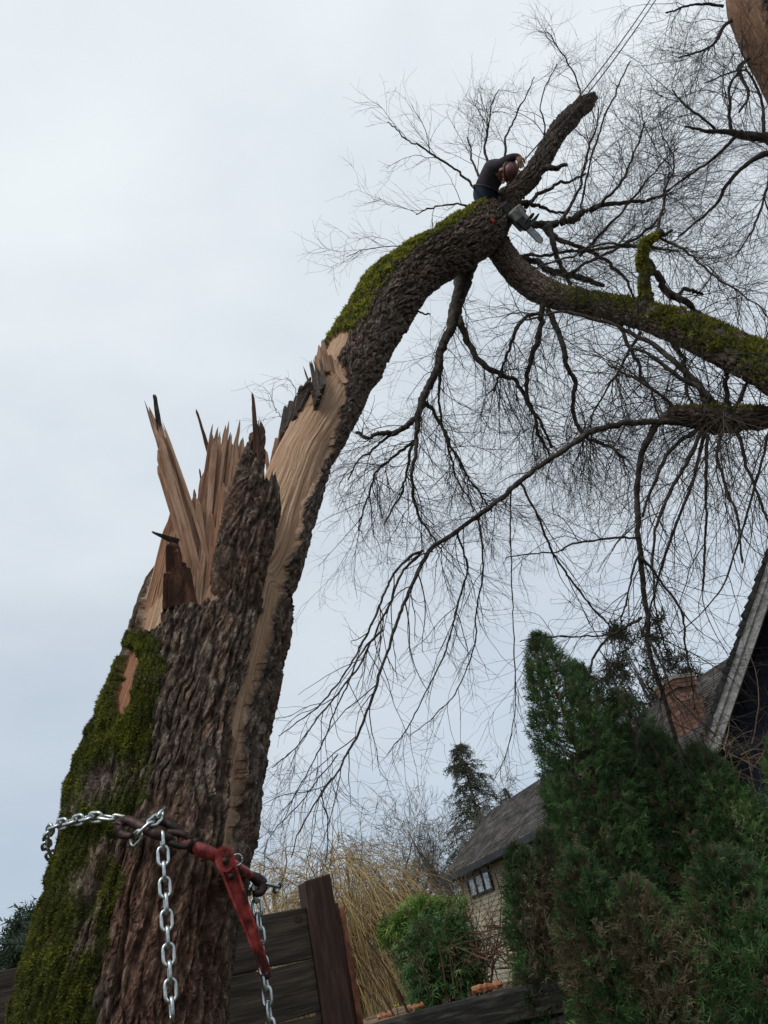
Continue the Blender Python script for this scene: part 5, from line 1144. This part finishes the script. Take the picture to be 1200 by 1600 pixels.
# ------------------------------------------------------------------ bare trees and shrubs behind
def bare_tree(name, label, base_px, Y, top_py, spread, seed, mat, n1, n2, n3, trunk_r=.16, limbs=9, g=-.02, zb=0., L=(1.2, 2.6), rmin=.006, cat='tree'):
    rg = np.random.default_rng(seed); top = at(base_px, top_py, Y); H = top[2] - zb; root = empty(name, (top[0], top[1], zb), label, cat)
    P = np.stack([np.full(14, top[0]), np.full(14, top[1]), np.linspace(zb - .1, zb + H * .72, 14)], 1); P[:, :2] += np.cumsum(rg.normal(size=(14, 2)) * .05, 0); R = np.linspace(trunk_r, trunk_r * .35, 14)
    V_, q_, t_ = tubes(P, R, 8, True); obj('trunk', mesh('trunk', V_, [q_, t_], smooth=True), mat, root)
    a = rg.random(limbs) * 6.28; tt = .25 + .7 * rg.random(limbs); S = np.stack([np.interp(tt, np.linspace(0, 1, 14), P[:, j]) for j in range(3)], 1)
    D = nrm(np.stack([np.cos(a), np.sin(a), .9 + .5 * rg.random(limbs)], 1)); Ll = spread * (.7 + .6 * rg.random(limbs)) * (1.25 - .5 * tt)
    Pl = grow(rg, S, D, Ll, 12, .12, -.02); Rl = taper(trunk_r * .45 * (1.2 - .5 * tt), 12, .2)
    tw = TW(); ds = []
    for i in range(limbs):
        V_, q_, t_ = tubes(Pl[i], Rl[i], 6, True); obj('limb', mesh('limb', V_, [q_, t_], smooth=True), mat, root); ds.append(np.concatenate([Pl[i], Rl[i][:, None]], 1))
    if n1: foliate(rg, tw, ds, n1, L, n2, (L[0] * .4, L[1] * .5), n3, (L[0] * .2, L[1] * .25), g1=g, g2=g, curl=.09, rmin=rmin, amin=.3, amax=1.0, r1=.5, lo=.2); tw.build('twigs', mat, root)
    return root, ds, rg
bare_tree('bare_tree', 'pale tan bare tree rising beside the trunk above the fence', 425, 15, 1275, 1.6, 51, M['tantwig'], 50, 420, 900, .10, 8, -.02, L=(.7, 1.5), rmin=.004)
bare_tree('bare_tree', 'grey bare tree left of the beige house and the fir', 672, 27, 1290, 3.0, 52, M['greytwig'], 120, 1000, 1800, .2, 11, -.02, L=(1.1, 2.2), rmin=.011)
bare_tree('bare_tree', 'grey bare tree directly behind the golden willow crown', 600, 28, 1300, 3.0, 53, M['greytwig'], 100, 800, 1400, .2, 10, -.02, L=(1.1, 2.2), rmin=.011)
bare_tree('bare_tree', 'low grey bare tree between the golden willow and the bright green bush', 640, 20, 1420, 2.0, 54, M['greytwig'], 60, 420, 700, .12, 9, .0, L=(.9, 1.7), rmin=.008)
# golden weeping willow
gw_root, gds, rgw = bare_tree('golden_willow', 'golden weeping willow with yellow hanging strands behind the fence post', 512, 14.5, 1335, 1.2, 55, M['tantwig'], 0, 0, 0, .17, 14)
tw = TW(); nS = 130
gP = np.array([np.stack([np.interp(np.linspace(0, 1, 24), np.linspace(0, 1, len(d)), d[:, j]) for j in range(4)], 1) for d in gds])
S, D, r = spawn(rgw, gP[..., :3], gP[..., 3], nS, .3, 1., .4, 1.2); P1 = grow(rgw, S, D, .5 + .7 * rgw.random(nS), 8, .12, .05); R1 = taper(np.full(nS, .012), 8, .5); tw.add(P1, R1, 4)
nT = 2900; S, D, r = spawn(rgw, P1, R1, nT, .2, 1., .3, 1.1); P2 = grow(rgw, S, D, .5 + 3.0 * rgw.random(nT)**1.5, 11, .09, .34); P2[..., 2] = np.maximum(P2[..., 2], .3); tw.add(P2, taper(np.full(nT, .0048) * (.6 + .8 * rgw.random(nT)), 11, .5), 3)
nU = 2600; S, D, r = spawn(rgw, P2, np.full(P2.shape[:2], .004), nU, .1, .9, .2, .6); tw.add(grow(rgw, S, D, .25 + .5 * rgw.random(nU), 4, .08, .2), taper(np.full(nU, .0036), 4, .5), 3)
tw.build('strands', M['goldtwig'], gw_root)
# dead brushwood in front of the house and above the far hedge
def brush(label, pts, n, L, Y, seed, mat, rad=.012):
    rg = np.random.default_rng(seed); x = np.array([at(px, py, Y + .25 * rg.normal()) for px, py in pts]); c = x.mean(0); root = empty('brushwood', (c[0], c[1], 0), label, 'brush'); tw = TW()
    i = rg.integers(0, len(x), n); S = x[i] + .10 * rg.normal(size=(n, 3)); D = rg.normal(size=(n, 3)) * [1, .6, .7] + [.15, 0, .25]
    P = grow(rg, S, D, L * (.5 + rg.random(n)), 8, .10, .03, .05); R = taper(np.full(n, rad) * (.5 + rg.random(n)), 8, .3); tw.add(P, R, 5); S, D, r = spawn(rg, P, R, n * 4); tw.add(grow(rg, S, D, L * .35 * (.5 + rg.random(n * 4)), 5, .12, .02, .08), taper(np.full(n * 4, rad * .4), 5, .4), 3)
    tw.build('twigs', mat, root); return root
brush('tangle of brown dead branches in front of the beige house wall', [(735, 1480), (760, 1470), (775, 1490), (720, 1500), (765, 1510), (790, 1500), (745, 1515)], 85, .55, 7.4, 61, M['browntwig'], .006)
brush('tan tangle of broken twigs caught under the dark house eave', [(1100, 1180), (1130, 1185), (1150, 1200), (1120, 1200), (1165, 1210), (1140, 1175)], 38, .6, 7.0, 62, M['tantwig'], .004)

# firs
def fir(label, tpx, tpy, Y, rm, nb, seed, mat='fir', z0=0., Lm=.5):
    rg = np.random.default_rng(seed); tip = at(tpx, tpy, Y); root = empty('fir_tree', (tip[0], tip[1], 0), label, 'tree'); H = tip[2] - z0
    P = np.stack([np.full(10, tip[0]), np.full(10, tip[1]), np.linspace(-.1, tip[2], 10)], 1); V_, q_, t_ = tubes(P, np.linspace(.2, .02, 10), 7, True); obj('trunk', mesh('trunk', V_, [q_, t_], smooth=True), M['browntwig'], root)
    t = rg.random(nb)**1.2 * .85; z = tip[2] - t * H; a = rg.random(nb) * 6.28; Lb = rm * (.08 + t**.8) * (.6 + .6 * rg.random(nb)); S = np.stack([np.full(nb, tip[0]), np.full(nb, tip[1]), z], 1)
    Pb = grow(rg, S, np.stack([np.cos(a), np.sin(a), .35 + 0 * a], 1), Lb, 7, .07, .10); tw = TW(); tw.add(Pb, taper(np.full(nb, .02), 7, .3), 4); tw.build('branches', M['browntwig'], root)
    n = nb * 9; k = rg.integers(0, nb, n); f = .15 + .85 * rg.random(n); x = f * 7; i = np.minimum(x.astype(int), 6); w_ = (x - i)[:, None]; Ps = Pb[k, i] * (1 - w_) + Pb[k, i + 1] * w_; T = nrm(Pb[k, i + 1] - Pb[k, i])
    D = nrm(T + .5 * rg.normal(size=(n, 3)) + [0, 0, -.45]); Nn = nrm(np.array([0, 0, 1.]) + .5 * rg.normal(size=(n, 3)))
    scatter('foliage', Ps, D, Nn, Lm * (.5 + .7 * rg.random(n)) * (.45 + .75 * t[k]), np.clip(.5 + .25 * rg.normal(size=n), 0, 1), (rg.random(n) < .12) * .7, M[mat], root, SPR3); return root
fir('tall dark fir with drooping tips rising behind the beige house', 717, 1163, 33, 3.0, 330, 71, Lm=.55)
fir('small fir tip just right of the tall fir above the roof', 786, 1232, 36, 2.0, 110, 72, Lm=.5)
# clump-leaved evergreens
def clumpy(label, blobs, Y, seed, mat, nleaf, size, trunk_px, name='evergreen_tree'):
    rg = np.random.default_rng(seed); c0 = at(trunk_px[0], trunk_px[1], Y); root = empty(name, (c0[0], c0[1], 0), label, 'tree'); Ps = []; tw = TW()
    for (px, py, rpx, n) in blobs:
        c = at(px, py, Y + .8 * rg.normal()); r = rpx * proj(c)[2] / F; m = max(2, n // 26); cc_ = c + r * rg.normal(size=(m, 3)) * .5; 
        Pb = np.linspace(np.tile([c0[0], c0[1], max(.5, c[2] * .5)], (m, 1)), cc_, 7).transpose(1, 0, 2); Pb[:, 1:-1] += .12 * r * rg.normal(size=(m, 5, 3)); tw.add(Pb, taper(np.full(m, .035), 6, .25), 4)
        Ps.append(cc_[rg.integers(0, m, n)] + .16 * r * rg.normal(size=(n, 3)) * [1.2, 1.2, .7])
    P = np.concatenate(Ps); n = len(P); D = nrm(rg.normal(size=(n, 3)) + [0, 0, .3])
    V_, q_, t_ = tubes(np.array([[c0[0], c0[1], -.1], [c0[0], c0[1], c0[2] * .4], [c0[0], c0[1], c0[2] * .9]]), np.array([.22, .15, .06]), 8, True); obj('trunk', mesh('trunk', V_, [q_, t_], smooth=True), M['greytwig'], root); tw.build('branches', M['greytwig'], root)
    scatter('foliage', P, D, nrm(rg.normal(size=(n, 3))), size * (.6 + .8 * rg.random(n)), np.clip(.5 + .3 * rg.normal(size=n), 0, 1), np.zeros(n), M[mat], root, SPR3)
clumpy('sparse dark evergreen showing sky through its crown behind the tall cedar', [(955, 1005, 24, 100), (990, 998, 24, 110), (1030, 1000, 24, 100), (960, 1055, 30, 150), (1010, 1050, 34, 190), (1050, 1040, 26, 110), (980, 1095, 34, 190), (1035, 1090, 32, 160), (1085, 1050, 20, 60), (1090, 1100, 26, 100), (1110, 1085, 16, 50)], 26, 81, 'broad', 0, .36, (1010, 1060))
clumpy('blue green pine at the left edge beside the mossy trunk', [(52, 1440, 17, 190), (36, 1452, 14, 130), (22, 1478, 12, 110), (38, 1495, 20, 210), (15, 1505, 15, 140), (60, 1470, 20, 190), (50, 1515, 22, 220), (5, 1520, 14, 120)], 24, 82, 'fir', 0, .42, (40, 1500), 'pine_tree')

# ------------------------------------------------------------------ climber, saw and ropes
ZP = surfZ(768, 318) + .12; px_m = ZP / F
def skinmesh(name, verts, edges, radii, root_i, sub=2, mat=None, parent=None):
    me = bpy.data.meshes.new(name); me.from_pydata([tuple(v_) for v_ in verts], edges, []); o = bpy.data.objects.new(name, me); col.objects.link(o)
    sk = o.modifiers.new('skin', 'SKIN'); sk.use_smooth_shade = True
    for i, r in enumerate(radii):
        sv = me.skin_vertices[0].data[i]; sv.radius = (r, r) if np.isscalar(r) else r; sv.use_root = (i == root_i)
    ss = o.modifiers.new('sub', 'SUBSURF'); ss.levels = sub; ss.render_levels = sub
    dg = bpy.context.evaluated_depsgraph_get(); m2_ = bpy.data.meshes.new_from_object(o.evaluated_get(dg)); bpy.data.objects.remove(o); m2_.name = name
    return m2_
def pp(px, py, dz): return A(px, py, ZP + dz)
person = empty('person', tuple(pp(757, 310, .1)), 'climber in dark jacket, blue jeans and dull red helmet crouched on the leaning trunk', 'person')
B = {'pel': (pp(756, 306, .10), (.16, .13)), 'waist': (pp(762, 286, .08), (.145, .115)), 'chest': (pp(772, 271, .04), (.165, .13)), 'neckb': (pp(783, 263, .0), (.105, .09)), 'neck': (pp(788, 264, -.04), .055), 'head0': (pp(792, 267, -.07), .075), 'head1': (pp(796, 272, -.10), .082), 'chin': (pp(797, 278, -.12), .05),
     'shR': (pp(784, 257, -.08), .075), 'elR': (pp(799, 246, -.12), .054), 'wrR': (pp(810, 244, -.16), .036),
     'shL': (pp(776, 260, .20), .075), 'elL': (pp(798, 251, .30), .056), 'wrL': (pp(805, 263, .16), .036),
     'hipR': (pp(760, 312, -.02), .105), 'knR': (pp(778, 312, -.02), .075), 'anR': (pp(766, 340, .12), .05), 'toR': (pp(774, 344, .02), .045),
     'hipL': (pp(751, 313, .22), .105), 'knL': (pp(772, 314, .38), .075), 'anL': (pp(756, 345, .45), .05), 'toL': (pp(764, 350, .38), .045)}
# both legs stay behind the trunk: push knees and feet to its far side
for kk in ('knR', 'anR', 'toR', 'hipR'): B[kk] = (A(*proj(B[kk][0])[:2], ZP + {'hipR': .12, 'knR': .36, 'anR': .50, 'toR': .46}[kk]), B[kk][1])
names = list(B); E_ = [('pel', 'waist'), ('waist', 'chest'), ('chest', 'neckb'), ('neckb', 'neck'), ('neck', 'head0'), ('head0', 'head1'), ('head1', 'chin'), ('neckb', 'shR'), ('shR', 'elR'), ('elR', 'wrR'), ('neckb', 'shL'), ('shL', 'elL'), ('elL', 'wrL'), ('pel', 'hipR'), ('hipR', 'knR'), ('knR', 'anR'), ('anR', 'toR'), ('pel', 'hipL'), ('hipL', 'knL'), ('knL', 'anL'), ('anL', 'toL')]
Vb = [B[k][0] for k in names]; Rb = [B[k][1] for k in names]; Eb = [(names.index(a), names.index(b)) for a, b in E_]
for sd_, gdir in (('wrR', pp(813, 256, -.18) - pp(810, 244, -.16)), ('wrL', pp(806, 270, .14) - pp(805, 263, .16))):       # hands: palm, four bent fingers and a thumb each
    w0 = B[sd_][0]; f0 = nrm(gdir); s0_ = nrm(np.cross(f0, nrm(w0 - CAM))); b0 = np.cross(s0_, f0); iw = names.index(sd_); palm = len(Vb); Vb.append(w0 + f0 * .055); Rb.append((.036, .018)); Eb.append((iw, palm))
    for k in range(4):
        p = w0 + f0 * .09 + s0_ * (.027 - .018 * k); i0 = len(Vb); L_f = (.030, .034, .032, .025)[k]
        Vb += [p, p + f0 * L_f + b0 * .008, p + f0 * L_f * 1.25 + b0 * .032]; Rb += [.010, .0095, .008]; Eb += [(palm, i0), (i0, i0 + 1), (i0 + 1, i0 + 2)]
    i0 = len(Vb); p = w0 + f0 * .04 + s0_ * .034; Vb += [p, p + f0 * .03 + s0_ * .018 + b0 * .012, p + f0 * .055 + s0_ * .012 + b0 * .03]; Rb += [.012, .011, .009]; Eb += [(palm, i0), (i0, i0 + 1), (i0 + 1, i0 + 2)]
bm_ = skinmesh('body', Vb, Eb, Rb, names.index('pel'), 2)
for m_k in ('jacket', 'jeans', 'skin', 'boot'): bm_.materials.append(M[m_k])
cen = np.array([np.mean([bm_.vertices[i].co for i in p.vertices], axis=0) for p in bm_.polygons]); ref = np.array(Vb); wid = []
seg_mat = {'pel': 1, 'hipR': 1, 'hipL': 1, 'knR': 1, 'knL': 1, 'anR': 3, 'anL': 3, 'toR': 3, 'toL': 3, 'neck': 2, 'head0': 2, 'head1': 2, 'chin': 2}
dist = np.linalg.norm(cen[:, None] - ref[None], axis=2); near = dist.argmin(1)
for p, i in zip(bm_.polygons, near): p.material_index = seg_mat.get(names[i], 0) if i < len(names) else 2
body = obj('body', bm_, None, person)
def blob(name, c, ax, ay, az, mat, parent, cut=-1., ns=14, nr=20):
    Vv = []; 
    for i in range(ns + 1):
        a = np.pi * i / ns; z = max(math.cos(a), cut)
        for j in range(nr): b = 2 * np.pi * j / nr; Vv.append(c + ax * math.sin(a) * math.cos(b) + ay * math.sin(a) * math.sin(b) + az * z)
    return obj(name, mesh(name, Vv, [grid_faces(ns + 1, nr)], smooth=True), mat, parent)
hc = (B['head0'][0] + B['head1'][0]) / 2; hax = nrm(B['head0'][0] - B['chin'][0]); hax = nrm(.75 * RT - .05 * UP - .65 * fw); fwd_h = -UP - .2 * RT; fwd_h = nrm(fwd_h - (fwd_h @ hax) * hax); sid_h = np.cross(hax, fwd_h)
hel = blob('helmet', hc + hax * .02, fwd_h * .108, sid_h * .092, hax * .095, M['helmet'], person, cut=-.15)
rod('helmet_rim', [hc + hax * .005 + (math.cos(a) * fwd_h * .117 + math.sin(a) * sid_h * .098) for a in np.linspace(0, 2 * np.pi, 17)], .009, M['helmet'], hel, 8, 40)
for sgn in (-1, 1):
    blob('eye', hc - hax * .03 + fwd_h * .082 + sid_h * sgn * .03, fwd_h * .010, sid_h * .014, hax * .010, M['white'], person, ns=6, nr=8)
    blob('ear', hc - hax * .035 + sid_h * sgn * .085, fwd_h * .022, sid_h * .012, hax * .032, M['skin'], person, ns=6, nr=8)
blob('nose', hc - hax * .05 + fwd_h * .095, fwd_h * .022, sid_h * .013, hax * .022, M['skin'], person, ns=6, nr=8)
blob('mouth', hc - hax * .085 + fwd_h * .082, fwd_h * .008, sid_h * .024, hax * .006, M['helmet'], person, ns=6, nr=8)
blob('hair', hc - fwd_h * .03, fwd_h * .085, sid_h * .094, hax * .085, M['hair'], person, cut=-.5)
# climbing harness belt
hb = B['pel'][0] * .55 + B['waist'][0] * .45; up_b = nrm(B['waist'][0] - B['pel'][0]); s_b = nrm(np.cross(up_b, fw)); d_b = np.cross(s_b, up_b)
rod('harness_belt', [hb + math.cos(a) * s_b * .142 + math.sin(a) * d_b * .125 for a in np.linspace(0, 2 * np.pi, 17)],   .013, M['sawblack'], person, 8, 40)

# climbing ropes
for k, (dx, lab) in enumerate(((0, 'upper of two dark climbing ropes running to the climber from the top right'), (7, 'lower of two dark climbing ropes running to the climber from the top right'))):
    a, b = A(1024 + dx * 1.2, -12, 11.0), pp(800 + dx * .9, 272 + dx, -.12 + .02 * k); P = np.linspace(a, b, 30); P[:, 2] -= .10 * np.sin(np.linspace(0, np.pi, 30)); V_, q_, t_ = tubes(P, np.full(30, .0075), 6, True)
    tag(obj('climbing_rope', mesh('climbing_rope', V_, [q_, t_], smooth=True), M['rope']), lab, 'rope', 'climbing ropes')
asc = empty('rope_clamp', tuple(pp(800, 270, -.15)), 'small dark rope clamp in front of the climber\'s chest', 'rope clamp')
MB().box(pp(800, 266, -.16), RT * .028, UP * .055, fw * .015).build('clamp_body', M['sawblack'], asc, bevel=.008)
rod('clamp_ring', [pp(796, 270, -.16) + .03 * (math.cos(a) * RT + math.sin(a) * UP) for a in np.linspace(0, 2 * np.pi, 13)], .006, M['bar'], asc, 6, 30)

# chainsaw hanging below the fork
ZS = 8.0
saw = empty('chainsaw', tuple(A(815, 345, ZS)), 'grey and black chainsaw hanging below the fork of the leaning trunk', 'chainsaw')
sx = nrm(A(845, 374, ZS) - A(822, 350, ZS)); sz = -fw; sy = nrm(np.cross(sz, sx)); sz = np.cross(sx, sy); c0 = A(814, 345, ZS)
def sb(name, lx, ly, lz, hx, hy, hz, mat, bev=.012): return MB().box(c0 + sx * lx + sy * ly + sz * lz, sx * hx, sy * hy, sz * hz).build(name, mat, saw, bevel=bev)
sb('engine_housing', -.03, .0, 0, .115, .075, .07, M['sawgrey'], .025); sb('air_filter_cover', -.08, .055, .0, .06, .05, .06, M['sawgrey'], .02); sb('clutch_cover', .05, -.03, .075, .075, .05, .02, M['sawblack']); sb('rear_grip', -.20, -.02, 0, .07, .055, .02, M['sawblack'], .02)
rod('front_handle', [c0 + sx * .06 + sy * -.06 + sz * .08, c0 + sx * .05 + sy * .05 + sz * .10, c0 + sx * .045 + sy * .13 + sz * .05, c0 + sx * .045 + sy * .13 + sz * -.06, c0 + sx * .05 + sy * .02 + sz * -.10], .011, M['sawblack'], saw, 8)
sb('hand_guard', .09, .11, 0, .008, .06, .075, M['sawblack'], .006)
Vv = []; outl = [(.06, -.033), (.30, -.030), (.325, -.018), (.333, 0), (.325, .018), (.30, .030), (.06, .033)]
for z in (.052, .060): Vv += [c0 + sx * x + sy * (y - .02) + sz * z for x, y in outl]
n = len(outl); sbar = obj('guide_bar', mesh('guide_bar', Vv, [[(i, (i + 1) % n, n + (i + 1) % n, n + i) for i in range(n)]] ), M['bar'], saw)
MBb = bpy.data.meshes; bmv = np.array(Vv); fan = [(0, i, i + 1) for i in range(1, n - 1)] + [(n, n + i + 1, n + i) for i in range(1, n - 1)]
sbar.data = mesh('guide_bar', Vv, [[(i, (i + 1) % n, n + (i + 1) % n, n + i) for i in range(n)], fan]); sbar.data.materials.append(M['bar'])
rod('saw_chain', [c0 + sx * x + sy * (y * 1.08 - .02) + sz * .056 for x, y in outl], .0055, M['sawblack'], saw, 6, 50)
rod('lanyard', [c0 - sx * .16 + sy * .03, A(800, 325, ZS + .1), A(790, 318, ZS + .15)], .006, M['rope'], saw, 6, 16)
# small red tag on the bark
rtg = empty('red_tag', tuple(surf(770, 344, .0)), 'tiny bright red tag hanging on the bark below the climber', 'tag')
c = surf(770, 344, .02); MB().box(c, (RT * .9 + UP * .4) * .013, (UP * .9 - RT * .4) * .022, fw * .006).build('tag_plate', M['orange'], rtg, bevel=.004)
rod('tag_cord', [c + UP * .03, c + UP * .07 + fw * .01], .004, M['rope'], rtg, 6, 6)
